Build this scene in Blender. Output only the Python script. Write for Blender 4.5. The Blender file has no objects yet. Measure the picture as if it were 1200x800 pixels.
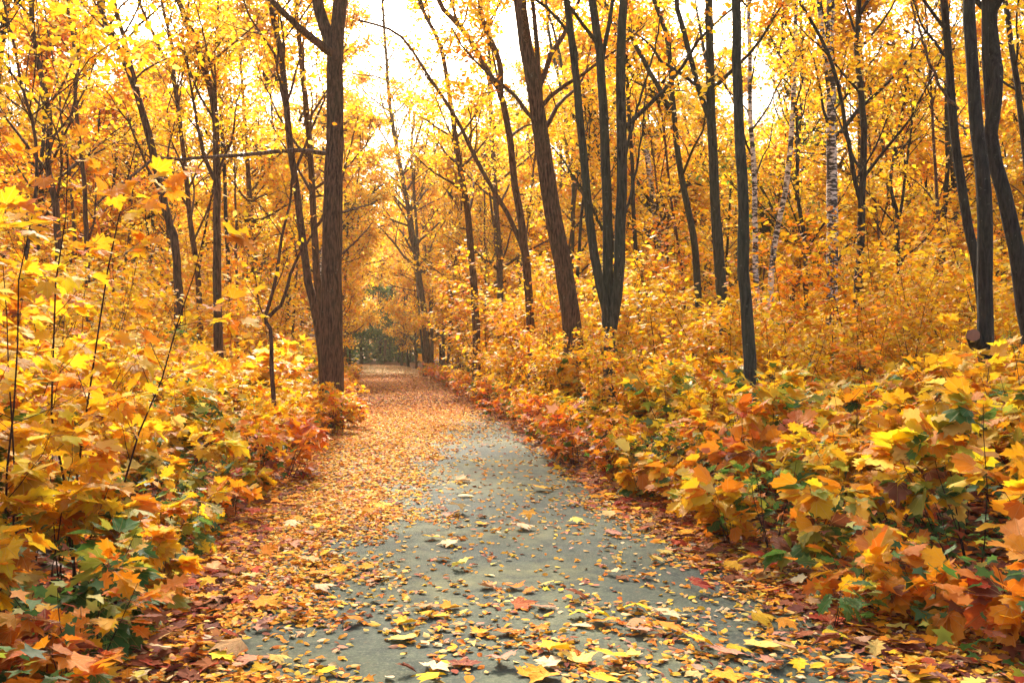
import bpy, math, random
import numpy as np
from mathutils import Vector, Matrix

rng = np.random.default_rng(11)
random.seed(5)
SC = bpy.context.scene
COL = SC.collection
F = 1167.0      # focal length in photograph pixels
EYE = 1.6
HOR = 410.0     # horizon row in the photograph

# ------------------------------------------------------------------ camera
cam_d = bpy.data.cameras.new('camera')
cam = bpy.data.objects.new('camera', cam_d)
COL.objects.link(cam)
cam.location = (0, 0, EYE)
cam.rotation_euler = (math.radians(90), 0, 0)
cam_d.sensor_width = 36
cam_d.lens = F / 1200 * 36
cam_d.shift_y = 10 / 1200
cam_d.clip_end = 2000
cam_d.clip_start = 0.05
SC.camera = cam

# ------------------------------------------------------------------ world, sun, exposure
SUN_EL, SUN_AZ = 38.0, -8.0          # degrees; azimuth from +Y, negative to the left
world = bpy.data.worlds.new('World')
SC.world = world
world.use_nodes = True
wn = world.node_tree
bg = wn.nodes['Background']
sky = wn.nodes.new('ShaderNodeTexSky')
sky.sky_type = 'NISHITA'
sky.sun_disc = False
sky.sun_elevation = math.radians(SUN_EL)
sky.sun_rotation = math.radians(SUN_AZ)
sky.air_density = 1.0
sky.dust_density = 7.0
sky.ozone_density = 0.6
wn.links.new(sky.outputs[0], bg.inputs[0])
bg.inputs[1].default_value = 0.13
sun_d = bpy.data.lights.new('sun', 'SUN')
sun_d.energy = 3.7
sun_d.angle = math.radians(6)
sun_d.color = (1.0, 0.9, 0.74)
sun = bpy.data.objects.new('sun', sun_d)
COL.objects.link(sun)
a, e = math.radians(SUN_AZ), math.radians(SUN_EL)
sdir = Vector((math.sin(a) * math.cos(e), math.cos(a) * math.cos(e), math.sin(e)))
sun.rotation_euler = sdir.to_track_quat('Z', 'Y').to_euler()
SC.view_settings.view_transform = 'Standard'
SC.view_settings.look = 'None'
SC.view_settings.gamma = 1
SC.view_settings.exposure = 1.8
SC.render.engine = 'CYCLES'
SC.cycles.use_denoising = True
SC.cycles.max_bounces = 9
SC.cycles.diffuse_bounces = 5
SC.cycles.glossy_bounces = 2
SC.cycles.transmission_bounces = 6
SC.cycles.volume_bounces = 0
SC.cycles.caustics_reflective = False
SC.cycles.caustics_refractive = False
SC.cycles.sample_clamp_indirect = 8

# ------------------------------------------------------------------ materials
def new_mat(name):
    m = bpy.data.materials.new(name)
    m.use_nodes = True
    nt = m.node_tree
    nt.nodes.clear()
    return m, nt, nt.nodes.new('ShaderNodeOutputMaterial')

def N(nt, typ, **kw):
    n = nt.nodes.new(typ)
    for k, v in kw.items():
        setattr(n, k, v)
    return n

def math_n(nt, op, a, b=None, c=None, clamp=False):
    n = N(nt, 'ShaderNodeMath', operation=op, use_clamp=clamp)
    for i, v in enumerate((a, b, c)):
        if v is None: continue
        if isinstance(v, (int, float)): n.inputs[i].default_value = v
        else: nt.links.new(v, n.inputs[i])
    return n.outputs[0]

def mix_rgb(nt, fac, a, b, blend='MIX'):
    n = N(nt, 'ShaderNodeMix', data_type='RGBA', blend_type=blend)
    for i, v in ((0, fac), (6, a), (7, b)):
        if isinstance(v, (int, float)): n.inputs[i].default_value = v
        elif isinstance(v, tuple): n.inputs[i].default_value = (*v, 1)
        else: nt.links.new(v, n.inputs[i])
    return n.outputs[2]

def ramp(nt, fac, stops):
    n = N(nt, 'ShaderNodeValToRGB')
    el = n.color_ramp.elements
    while len(el) > 1: el.remove(el[-1])
    el[0].position = stops[0][0]; el[0].color = (*stops[0][1], 1)
    for p, c in stops[1:]:
        x = el.new(p); x.color = (*c, 1)
    nt.links.new(fac, n.inputs[0])
    return n.outputs[0]

def noise(nt, vec, scale, detail=3, rough=.55, typ='3D'):
    n = N(nt, 'ShaderNodeTexNoise')
    n.inputs['Scale'].default_value = scale
    n.inputs['Detail'].default_value = detail
    n.inputs['Roughness'].default_value = rough
    if vec is not None: nt.links.new(vec, n.inputs['Vector'])
    return n.outputs['Fac']

def leaf_material(name, trans, near, rough=.5, spec=.3):
    m, nt, out = new_mat(name)
    at = N(nt, 'ShaderNodeAttribute', attribute_name='col')
    colr = at.outputs['Color']
    tc = N(nt, 'ShaderNodeTexCoord')
    if near:
        uv = N(nt, 'ShaderNodeAttribute', attribute_name='luv')
        sep = N(nt, 'ShaderNodeSeparateXYZ'); nt.links.new(uv.outputs['Vector'], sep.inputs[0])
        x, y = sep.outputs[0], sep.outputs[1]
        # veins fan out from the leaf stalk at 0, 32 and 62 degrees
        ang = math_n(nt, 'ABSOLUTE', math_n(nt, 'ARCTAN2', x, math_n(nt, 'ADD', y, 0.02)))
        rad = math_n(nt, 'SQRT', math_n(nt, 'ADD', math_n(nt, 'MULTIPLY', x, x), math_n(nt, 'MULTIPLY', y, y)))
        d0 = ang
        d1 = math_n(nt, 'ABSOLUTE', math_n(nt, 'SUBTRACT', ang, 0.98))
        d2 = math_n(nt, 'ABSOLUTE', math_n(nt, 'SUBTRACT', ang, 0.52))
        dm = math_n(nt, 'MINIMUM', math_n(nt, 'MINIMUM', d0, d1), d2)
        dist = math_n(nt, 'MULTIPLY', dm, rad)
        vein = math_n(nt, 'SUBTRACT', 1.0, math_n(nt, 'DIVIDE', dist, 0.014), clamp=True)
        oi = N(nt, 'ShaderNodeObjectInfo')
        rnd = oi.outputs['Random']
        off = N(nt, 'ShaderNodeVectorMath', operation='ADD')
        comb = N(nt, 'ShaderNodeCombineXYZ')
        nt.links.new(math_n(nt, 'MULTIPLY', rnd, 40.0), comb.inputs[0])
        nt.links.new(uv.outputs['Vector'], off.inputs[0]); nt.links.new(comb.outputs[0], off.inputs[1])
        n1 = noise(nt, off.outputs[0], 3.2, 4, .65)
        blot = math_n(nt, 'MULTIPLY', math_n(nt, 'SUBTRACT', n1, 0.56, clamp=True), 3.2, clamp=True)
        c1 = mix_rgb(nt, blot, colr, mix_rgb(nt, 1.0, colr, (0.74, 0.42, 0.30), 'MULTIPLY'))
        n2 = noise(nt, off.outputs[0], 26.0, 2, .5)
        spot = math_n(nt, 'MULTIPLY', math_n(nt, 'SUBTRACT', n2, 0.70, clamp=True), 9.0, clamp=True)
        yy = math_n(nt, 'SUBTRACT', y, .36)
        rr = math_n(nt, 'SQRT', math_n(nt, 'ADD', math_n(nt, 'MULTIPLY', x, x), math_n(nt, 'MULTIPLY', yy, yy)))
        n4 = noise(nt, off.outputs[0], 5.5, 3, .6)
        rim = math_n(nt, 'MULTIPLY', math_n(nt, 'SUBTRACT', math_n(nt, 'ADD', rr, math_n(nt, 'MULTIPLY', n4, .7)), .80, clamp=True), 3.2, clamp=True)
        c1 = mix_rgb(nt, math_n(nt, 'MULTIPLY', rim, .8), c1, mix_rgb(nt, 1.0, colr, (0.55, 0.27, 0.18), 'MULTIPLY'))
        c2 = mix_rgb(nt, spot, c1, mix_rgb(nt, 1.0, colr, (0.30, 0.16, 0.10), 'MULTIPLY'))
        hsv = N(nt, 'ShaderNodeHueSaturation')
        nt.links.new(c2, hsv.inputs['Color'])
        nt.links.new(math_n(nt, 'ADD', 0.488, math_n(nt, 'MULTIPLY', rnd, 0.024)), hsv.inputs['Hue'])
        nt.links.new(math_n(nt, 'ADD', 0.82, math_n(nt, 'MULTIPLY', rnd, 0.3)), hsv.inputs['Value'])
        c3 = mix_rgb(nt, math_n(nt, 'MULTIPLY', vein, 0.45), hsv.outputs[0], (0.78, 0.52, 0.16))
        base = c3
        bump = N(nt, 'ShaderNodeBump'); bump.inputs['Strength'].default_value = .5; bump.inputs['Distance'].default_value = .01
        nt.links.new(math_n(nt, 'ADD', vein, n2), bump.inputs['Height'])
        nrm = bump.outputs[0]
    else:
        n1 = noise(nt, tc.outputs['Object'], 9.0, 2)
        base = mix_rgb(nt, math_n(nt, 'MULTIPLY', math_n(nt, 'SUBTRACT', n1, .5, clamp=True), 2.5, clamp=True),
                       colr, mix_rgb(nt, 1.0, colr, (0.8, 0.6, 0.5), 'MULTIPLY'))
        nrm = None
    p = N(nt, 'ShaderNodeBsdfPrincipled')
    p.inputs['Roughness'].default_value = rough
    p.inputs['Specular IOR Level'].default_value = spec
    nt.links.new(base, p.inputs['Base Color'])
    t = N(nt, 'ShaderNodeBsdfTranslucent')
    nt.links.new(base, t.inputs['Color'])
    if nrm is not None:
        nt.links.new(nrm, p.inputs['Normal'])
    mx = N(nt, 'ShaderNodeMixShader'); mx.inputs[0].default_value = trans
    nt.links.new(p.outputs[0], mx.inputs[1]); nt.links.new(t.outputs[0], mx.inputs[2])
    nt.links.new(mx.outputs[0], out.inputs[0])
    return m

def bark_material(name, c_lo, c_hi, moss=None, moss_amt=.0, scale=1.0):
    m, nt, out = new_mat(name)
    tc = N(nt, 'ShaderNodeTexCoord')
    mp = N(nt, 'ShaderNodeMapping'); mp.inputs['Scale'].default_value = (20 * scale, 20 * scale, 3.0 * scale)
    nt.links.new(tc.outputs['Object'], mp.inputs[0])
    n1 = noise(nt, mp.outputs[0], 1.6, 6, .65)
    n2 = noise(nt, tc.outputs['Object'], 1.3, 3, .6)
    c = ramp(nt, n1, [(0.40, c_lo), (0.60, c_hi)])
    if moss:
        f = math_n(nt, 'MULTIPLY', math_n(nt, 'SUBTRACT', n2, 0.5 - moss_amt * .25, clamp=True), 4.0 * moss_amt + .5, clamp=True)
        c = mix_rgb(nt, f, c, moss)
    # pale lichen specks
    n3 = noise(nt, tc.outputs['Object'], 17, 2)
    sp = math_n(nt, 'MULTIPLY', math_n(nt, 'SUBTRACT', n3, .66, clamp=True), 6.0, clamp=True)
    c = mix_rgb(nt, math_n(nt, 'MULTIPLY', sp, .7), c, (0.26, 0.26, 0.19))
    p = N(nt, 'ShaderNodeBsdfPrincipled'); p.inputs['Roughness'].default_value = .88
    p.inputs['Specular IOR Level'].default_value = .2
    nt.links.new(c, p.inputs['Base Color'])
    b = N(nt, 'ShaderNodeBump'); b.inputs['Strength'].default_value = 1.0; b.inputs['Distance'].default_value = .05
    nt.links.new(n1, b.inputs['Height']); nt.links.new(b.outputs[0], p.inputs['Normal'])
    nt.links.new(p.outputs[0], out.inputs[0])
    return m

def birch_material(name='birch_bark', dark=.34):
    m, nt, out = new_mat(name)
    tc = N(nt, 'ShaderNodeTexCoord')
    mp = N(nt, 'ShaderNodeMapping'); mp.inputs['Scale'].default_value = (3.2, 3.2, 11.0)
    nt.links.new(tc.outputs['Object'], mp.inputs[0])
    n1 = noise(nt, mp.outputs[0], 1.5, 5, .7)
    n2 = noise(nt, tc.outputs['Object'], 2.3, 2)
    th = math_n(nt, 'SUBTRACT', dark + .27, math_n(nt, 'MULTIPLY', n2, .3))
    f = math_n(nt, 'MULTIPLY', math_n(nt, 'SUBTRACT', n1, th, clamp=True), 14.0, clamp=True)
    c = mix_rgb(nt, f, (0.78, 0.74, 0.68), (0.03, 0.026, 0.026))
    p = N(nt, 'ShaderNodeBsdfPrincipled'); p.inputs['Roughness'].default_value = .75
    nt.links.new(c, p.inputs['Base Color'])
    nt.links.new(p.outputs[0], out.inputs[0])
    return m

M_LEAF = leaf_material('leaf_near', .5, True, .55)
M_LEAFM = leaf_material('leaf_mid', .52, False, .55)
M_CROWN = leaf_material('crown_leaf', .58, False, .6)
M_FALLEN = leaf_material('fallen_leaf', .12, True, .75, .12)
M_LITTER = leaf_material('leaf_litter', .12, False, .8, .08)
M_BROWN = bark_material('bark_brown', (0.034, 0.017, 0.012), (0.185, 0.094, 0.058), (0.09, 0.07, 0.04), .3)
M_GREEN = bark_material('bark_green_grey', (0.022, 0.020, 0.016), (0.092, 0.080, 0.060), (0.062, 0.068, 0.040), .5)
M_DARK = bark_material('bark_dark', (0.013, 0.010, 0.011), (0.058, 0.046, 0.042), (0.045, 0.050, 0.035), .4)
M_TWIG = bark_material('twig_bark', (0.025, 0.014, 0.012), (0.085, 0.045, 0.032), None, 0, 3)
M_GREYBR = bark_material('bark_grey', (0.07, 0.045, 0.035), (0.24, 0.16, 0.12), None, 0)
M_BIRCH = birch_material()
M_BIRCHD = birch_material('birch_bark_dark', .31)

def asphalt_material():
    m, nt, out = new_mat('asphalt')
    tc = N(nt, 'ShaderNodeTexCoord')
    v = tc.outputs['Object']
    big = noise(nt, v, .55, 4, .6)
    mid = noise(nt, v, 5.0, 5, .65)
    fine = noise(nt, v, 42.0, 7, .9)
    c = ramp(nt, big, [(0.34, (0.036, 0.054, 0.050)), (0.47, (0.066, 0.086, 0.050)), (0.6, (0.118, 0.124, 0.052))])
    c = mix_rgb(nt, math_n(nt, 'MULTIPLY', math_n(nt, 'SUBTRACT', mid, .40, clamp=True), 3.4, clamp=True), c, (0.034, 0.046, 0.038))
    c = mix_rgb(nt, math_n(nt, 'MULTIPLY', math_n(nt, 'SUBTRACT', fine, .52, clamp=True), 9.0, clamp=True), c, (0.17, 0.165, 0.11))
    c = mix_rgb(nt, math_n(nt, 'MULTIPLY', math_n(nt, 'SUBTRACT', .45, fine, clamp=True), 9.0, clamp=True), c, (0.018, 0.024, 0.024))
    dmp = noise(nt, v, 1.7, 5, .7)
    c = mix_rgb(nt, math_n(nt, 'MULTIPLY', math_n(nt, 'SUBTRACT', dmp, .55, clamp=True), 4.5, clamp=True), c, (0.034, 0.040, 0.036))
    crm = noise(nt, v, 14.0, 4, .7)
    c = mix_rgb(nt, math_n(nt, 'MULTIPLY', math_n(nt, 'SUBTRACT', crm, .62, clamp=True), 5, clamp=True), c, (0.16, 0.10, 0.045))
    vor = N(nt, 'ShaderNodeTexVoronoi', feature='DISTANCE_TO_EDGE'); vor.inputs['Scale'].default_value = .8
    wob = N(nt, 'ShaderNodeVectorMath', operation='ADD')
    nz = N(nt, 'ShaderNodeTexNoise'); nz.inputs['Scale'].default_value = 2.5; nt.links.new(v, nz.inputs['Vector'])
    nt.links.new(v, wob.inputs[0]); nt.links.new(nz.outputs['Color'], wob.inputs[1]); nt.links.new(wob.outputs[0], vor.inputs['Vector'])
    crack = math_n(nt, 'SUBTRACT', 1.0, math_n(nt, 'DIVIDE', vor.outputs['Distance'], .006), clamp=True)
    crack = math_n(nt, 'MULTIPLY', crack, math_n(nt, 'MULTIPLY', math_n(nt, 'SUBTRACT', mid, .5, clamp=True), 4.0, clamp=True))
    c = mix_rgb(nt, crack, c, (0.03, 0.03, 0.03))
    p = N(nt, 'ShaderNodeBsdfPrincipled'); p.inputs['Specular IOR Level'].default_value = .18
    nt.links.new(math_n(nt, 'ADD', .68, math_n(nt, 'MULTIPLY', mid, .3)), p.inputs['Roughness'])
    nt.links.new(c, p.inputs['Base Color'])
    b = N(nt, 'ShaderNodeBump'); b.inputs['Strength'].default_value = .6; b.inputs['Distance'].default_value = .006
    nt.links.new(fine, b.inputs['Height']); nt.links.new(b.outputs[0], p.inputs['Normal'])
    nt.links.new(p.outputs[0], out.inputs[0])
    return m

def soil_material():
    m, nt, out = new_mat('forest_floor')
    tc = N(nt, 'ShaderNodeTexCoord')
    v = tc.outputs['Object']
    vor = N(nt, 'ShaderNodeTexVoronoi'); vor.inputs['Scale'].default_value = 11
    nt.links.new(v, vor.inputs['Vector'])
    sep = N(nt, 'ShaderNodeSeparateXYZ'); nt.links.new(vor.outputs['Color'], sep.inputs[0])
    c = ramp(nt, sep.outputs[0], [(0, (0.03, 0.014, 0.010)), (.3, (0.09, 0.035, 0.016)), (.55, (0.17, 0.06, 0.02)), (.8, (0.24, 0.11, 0.03)), (1, (0.06, 0.05, 0.02))])
    n1 = noise(nt, v, 1.2, 4)
    c = mix_rgb(nt, math_n(nt, 'MULTIPLY', n1, .7), c, (0.06, 0.035, 0.02))
    p = N(nt, 'ShaderNodeBsdfPrincipled'); p.inputs['Roughness'].default_value = .9
    nt.links.new(c, p.inputs['Base Color'])
    b = N(nt, 'ShaderNodeBump'); b.inputs['Strength'].default_value = 1; b.inputs['Distance'].default_value = .03
    nt.links.new(vor.outputs['Distance'], b.inputs['Height']); nt.links.new(b.outputs[0], p.inputs['Normal'])
    nt.links.new(p.outputs[0], out.inputs[0])
    return m
M_ASPH = asphalt_material()
M_SOIL = soil_material()
def plain(name, c, r=.8):
    m, nt, out = new_mat(name)
    tc = N(nt, 'ShaderNodeTexCoord')
    n1 = noise(nt, tc.outputs['Object'], 30, 4)
    p = N(nt, 'ShaderNodeBsdfPrincipled'); p.inputs['Roughness'].default_value = r
    nt.links.new(mix_rgb(nt, n1, tuple(.5 * q for q in c), c), p.inputs['Base Color'])
    nt.links.new(p.outputs[0], out.inputs[0])
    return m
M_CUT = plain('cut_wood', (0.30, 0.13, 0.075))

# ------------------------------------------------------------------ mesh helpers
def make_mesh(name, V, faces, mat, col=None, luv=None, smooth=False):
    """faces: list of (n,k) int arrays"""
    me = bpy.data.meshes.new(name)
    V = np.asarray(V, dtype=np.float32)
    me.vertices.add(len(V)); me.vertices.foreach_set('co', V.ravel())
    faces = [np.asarray(f, dtype=np.int32) for f in faces if len(f)]
    idx = np.concatenate([f.ravel() for f in faces])
    tot = np.concatenate([np.full(len(f), f.shape[1], dtype=np.int32) for f in faces])
    st = np.concatenate([[0], np.cumsum(tot)[:-1]]).astype(np.int32)
    me.loops.add(len(idx)); me.loops.foreach_set('vertex_index', idx)
    me.polygons.add(len(tot)); me.polygons.foreach_set('loop_start', st); me.polygons.foreach_set('loop_total', tot)
    if smooth: me.polygons.foreach_set('use_smooth', np.ones(len(tot), dtype=bool))
    if col is not None:
        at = me.attributes.new('col', 'FLOAT_COLOR', 'POINT')
        c4 = np.ones((len(V), 4), dtype=np.float32); c4[:, :3] = col
        at.data.foreach_set('color', c4.ravel())
    if luv is not None:
        at = me.attributes.new('luv', 'FLOAT_VECTOR', 'POINT')
        at.data.foreach_set('vector', np.asarray(luv, dtype=np.float32).ravel())
    me.materials.append(mat)
    me.update(calc_edges=True)
    return me

def link(name, data, parent=None, loc=None):
    o = bpy.data.objects.new(name, data)
    COL.objects.link(o)
    if parent is not None: o.parent = parent
    if loc is not None: o.location = loc
    return o

def tag(o, label=None, cat=None, group=None, kind=None):
    if label: o['label'] = label
    if cat: o['category'] = cat
    if group: o['group'] = group
    if kind: o['kind'] = kind
    return o

def unit(v):
    return v / np.maximum(np.linalg.norm(v, axis=-1, keepdims=True), 1e-9)

def catmull(P, n):
    P = np.asarray(P, float)
    if len(P) == 2:
        t = np.linspace(0, 1, n)[:, None]
        return P[0] * (1 - t) + P[1] * t
    Q = np.vstack([2 * P[0] - P[1], P, 2 * P[-1] - P[-2]])
    seg = np.linalg.norm(np.diff(P, axis=0), axis=1); cum = np.concatenate([[0], np.cumsum(seg)])
    out = []
    for s in np.linspace(0, cum[-1], n):
        i = min(np.searchsorted(cum, s, side='right') - 1, len(P) - 2); i = max(i, 0)
        t = (s - cum[i]) / max(seg[i], 1e-9)
        p0, p1, p2, p3 = Q[i], Q[i + 1], Q[i + 2], Q[i + 3]
        out.append(.5 * ((2 * p1) + (-p0 + p2) * t + (2 * p0 - 5 * p1 + 4 * p2 - p3) * t * t + (-p0 + 3 * p1 - 3 * p2 + p3) * t ** 3))
    return np.array(out)

def tubes(P, R, sides):
    """P (M,n,3) R (M,n) -> V, quads"""
    M_, n = R.shape
    T = unit(np.gradient(P, axis=1))
    span = unit(P[:, -1] - P[:, 0])
    ref = np.where((np.abs(span[:, 2:3]) > .75), np.array([[1., 0.15, 0.]]), np.array([[0., 0., 1.]]))
    A = unit(np.cross(T, ref[:, None, :])); B = np.cross(T, A)
    ang = np.arange(sides) * 2 * np.pi / sides
    V = P[:, :, None, :] + R[:, :, None, None] * (A[:, :, None, :] * np.cos(ang)[None, None, :, None] + B[:, :, None, :] * np.sin(ang)[None, None, :, None])
    base = (np.arange(M_) * n * sides)[:, None, None]
    i = np.arange(n - 1)[None, :, None] * sides; j = np.arange(sides)[None, None, :]; j2 = (j + 1) % sides
    Q = np.stack([base + i + j, base + i + j2, base + i + sides + j2, base + i + sides + j], -1).reshape(-1, 4)
    return V.reshape(-1, 3), Q[:, ::-1]

class Geo:
    def __init__(s): s.V = []; s.Q = []; s.n = 0
    def add(s, V, Q):
        s.V.append(V); s.Q.append(Q + s.n); s.n += len(V)
    def tubes(s, P, R, sides):
        if len(P): s.add(*tubes(np.asarray(P, float), np.asarray(R, float), sides))
    def mesh(s, name, mat): return make_mesh(name, np.vstack(s.V), [np.vstack(s.Q)], mat, smooth=True)

# ------------------------------------------------------------------ leaf shapes (base at 0, tip along +Y, face up +Z, length 1)
def mirror_fan(half, c, bend=.12, fold=.10, wav=0, seed=0):
    half = np.array(half, float)
    left = half[1:-1][::-1] * [-1, 1]
    o = np.vstack([half, left])
    r = np.random.default_rng(seed)
    if wav: o[1:-1] += r.normal(0, .012, (len(o) - 2, 2))
    v = np.vstack([[c], o])
    n = len(o)
    tri = np.array([[0, 1 + i, 1 + (i + 1) % n] for i in range(n)])
    x, y = v[:, 0], v[:, 1]
    z = fold * np.abs(x) * 1.2 - bend * (y - .3) ** 2 * np.sign(y - .3 + 1e-9) - bend * .8 * x ** 2
    if wav: z = z + r.normal(0, wav, len(z))
    z -= z[1]
    return np.column_stack([x, y, z]), tri
MAPLE = [(0, .02), (.14, -.03), (.36, -.06), (.33, .12), (.44, .20), (.62, .40), (.41, .42), (.42, .58), (.18, .50), (.23, .70), (.10, .75), (0, 1)]
OAK = [(0, 0), (.05, .14), (.22, .20), (.13, .33), (.33, .42), (.19, .52), (.37, .67), (.17, .72), (.21, .87), (.08, .87), (0, 1)]
OVATE = [(0, 0), (.20, .08), (.33, .32), (.30, .55), (.14, .83), (0, 1)]
MAPLE_L = [(0, .02), (.34, -.02), (.28, .16), (.60, .42), (.20, .48), (0, 1)]
KITE = [(0, 0), (.34, .38), (0, 1)]
CHIP = [(0, 0), (.24, .22), (.30, .55), (.10, .86), (0, 1)]
LEAFBOX = [(0, 0), (.30, .30), (.22, .70), (0, 1)]
def kite2(w=.42, y0=.42, z=.09):
    v = np.array([[0, 0, 0], [w, y0, z], [0, 1, -.12], [-w, y0, z]], float)
    return v, np.array([[0, 1, 2], [0, 2, 3]])
T_MAPLE = [mirror_fan(MAPLE, (0, .28), b, f, .018, s) for s, (b, f) in enumerate([(.12, .10), (.4, .15), (.05, .38), (.5, -.15), (.75, .30)])]
T_MAPLE += [mirror_fan(MAPLE, (0, .28), .25, .12, .045, 11), mirror_fan(MAPLE, (0, .28), .55, .45, .03, 12)]
T_OAK = [mirror_fan(OAK, (0, .5), b, f, .014, s) for s, (b, f) in enumerate([(.12, .10), (.45, .25), (.25, -.15), (.7, .35)])]
BROAD = [(0, .02), (.17, -.03), (.31, .05), (.33, .19), (.52, .33), (.42, .45), (.46, .61), (.27, .64), (.25, .82), (.09, .84), (0, 1)]
T_BROAD = [mirror_fan(BROAD, (0, .36), b, f, .022, 20 + s) for s, (b, f) in enumerate([(.15, .12), (.5, .2), (.1, .35), (.35, -.15), (.8, .3)])]
T_OV = [mirror_fan(OVATE, (0, .45), b, f, .01, s) for s, (b, f) in enumerate([(.12, .12), (.3, .2)])]
T_ML = [mirror_fan(MAPLE_L, (0, .28), b, f, .03, s) for s, (b, f) in enumerate([(.15, .10), (.35, .2)])]
T_LB = [mirror_fan(LEAFBOX, (0, .4), .2, .15, .02, 3)]
T_K = [kite2()]
T_CHIP = [mirror_fan(CHIP, (0, .4), b, f, .03, 30 + k) for k, (b, f) in enumerate([(.1, .1), (.5, .5), (.9, .3), (.3, -.3)])] + [mirror_fan(MAPLE_L, (0, .28), .5, .4, .05, 9)]

YEL = (.87, .58, .020); GOLD = (.85, .445, .014); ORG = (.80, .25, .016); RORG = (.66, .11, .02)
PALE = (.87, .63, .13); GRN = (.09, .20, .035); YGRN = (.42, .42, .05); RED = (.36, .05, .018); BRN = (.24, .07, .028); CREAM = (.84, .62, .32); AMB = (.82, .30, .012)
def palette(r, n, cols, w, jit=.12):
    w = np.array(w, float); w /= w.sum()
    c = np.array(cols)[r.choice(len(cols), n, p=w)]
    return np.clip(c * (1 + r.normal(0, jit, (n, 1))) * (1 + r.normal(0, jit * .5, (n, 3))), .005, .9)

def frames(D, U):
    D = unit(D); X = unit(np.cross(D, U)); Z = np.cross(X, D)
    return np.stack([X, D, Z], axis=-1)          # columns X, Y, Z

def scatter(temps, P, Fm, S, C, r, luv=False):
    """merge leaves into arrays"""
    Vs, Ts, Cs, Us = [], [], [], []; n0 = 0
    which = r.integers(0, len(temps), len(P))
    for k, (tv, tt) in enumerate(temps):
        m = which == k; c = m.sum()
        if not c: continue
        V = P[m][:, None, :] + S[m][:, None, None] * np.einsum('nij,kj->nki', Fm[m], tv)
        T = tt[None] + (np.arange(c) * len(tv))[:, None, None] + n0
        Vs.append(V.reshape(-1, 3)); Ts.append(T.reshape(-1, 3)); n0 += c * len(tv)
        Cs.append(np.repeat(C[m], len(tv), axis=0))
        u = np.repeat(tv[None], c, 0); u = u.copy(); u[:, :, 2] = r.uniform(0, 30, c)[:, None]
        Us.append(u.reshape(-1, 3))
    return np.vstack(Vs), np.vstack(Ts), np.vstack(Cs), (np.vstack(Us) if luv else None)

def leaves_mesh(name, temps, P, Fm, S, C, r, mat, luv=False):
    V, T, Cc, U = scatter(temps, P, Fm, S, C, r, luv)
    return make_mesh(name, V, [T], mat, Cc, U)

# ------------------------------------------------------------------ terrain
PY = np.array([-20, 0, 4.8, 8.2, 13.5, 18, 25, 36, 49, 65, 81, 92, 102, 112, 125, 160, 400])
PX = np.array([3.2, .75, .17, -.38, -1.05, -1.6, -2.45, -4.0, -5.8, -8.1, -10.4, -12.2, -15.0, -20.5, -32, -70, -340])
def cx(y): return np.interp(y, PY, PX)
def ground_z(x, y):
    u = np.abs(x - cx(y)) - 1.9
    s = np.clip(u / 5.0, 0, 1); s = s * s * (3 - 2 * s)
    bump = .05 * np.sin(1.7 * x + .6 * y) * np.sin(1.1 * y - .4 * x) + .02 * np.sin(4.1 * x + 1) * np.sin(3.3 * y)
    return np.where(u < -.3, -.05, np.where(u < 0, -.05 * (-u / .3), .0)) + .22 * s + bump * np.clip(u * 1.5, 0, 1)

def grid(xs_off, ys, zf, use_c=True, z_extra=0):
    Y, U = np.meshgrid(ys, xs_off, indexing='ij')
    X = U + (cx(Y) if use_c else 0)
    Z = zf(X, Y) + z_extra
    V = np.stack([X, Y, Z], -1).reshape(-1, 3)
    ny, nx = Y.shape
    i = np.arange(ny - 1)[:, None] * nx + np.arange(nx - 1)[None]
    Q = np.stack([i, i + 1, i + nx + 1, i + nx], -1).reshape(-1, 4)
    return V, Q
side = np.concatenate([np.arange(1.9, 8, .22), np.arange(8, 30, 1.2), [34, 42, 60, 100, 200, 420]])
xs = np.concatenate([-side[::-1], [-1.75, -1.6, -1, 0, 1, 1.6, 1.75], side])
ys = np.concatenate([np.arange(-16, 0, 1.0), np.arange(0, 30, .25), np.arange(30, 130, 1.0), [135, 150, 180, 230, 300, 400]])
V, Q = grid(xs, ys, ground_z)
g = link('ground', make_mesh('ground', V, [Q], M_SOIL, smooth=True)); tag(g, kind='structure')
pys = np.concatenate([np.arange(-16, 90, .5), np.arange(90, 125, 1)])
V, Q = grid(np.array([-1.8, -1.2, -.4, .4, 1.2, 1.8]), pys, lambda x, y: .006 + .02 * (1 - ((x - cx(y)) / 1.8) ** 2))
pth = link('path', make_mesh('path', V, [Q], M_ASPH, smooth=True)); tag(pth, kind='structure')
def surf_z(x, y):
    u = np.abs(x - cx(y))
    return np.where(u < 1.8, .006 + .02 * (1 - (u / 1.8) ** 2), ground_z(x, y))

# ------------------------------------------------------------------ growth
def grow(start, dirs, L, n, wander, lift, r):
    """(M,3),(M,3),(M,) -> (M,n+1,3)"""
    M_ = len(start); P = np.zeros((M_, n + 1, 3)); P[:, 0] = start
    d = unit(dirs)
    for i in range(n):
        d = unit(d + r.normal(0, wander, (M_, 3)) + np.array([0, 0, lift]))
        P[:, i + 1] = P[:, i] + d * (L / n)[:, None]
    return P

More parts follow.
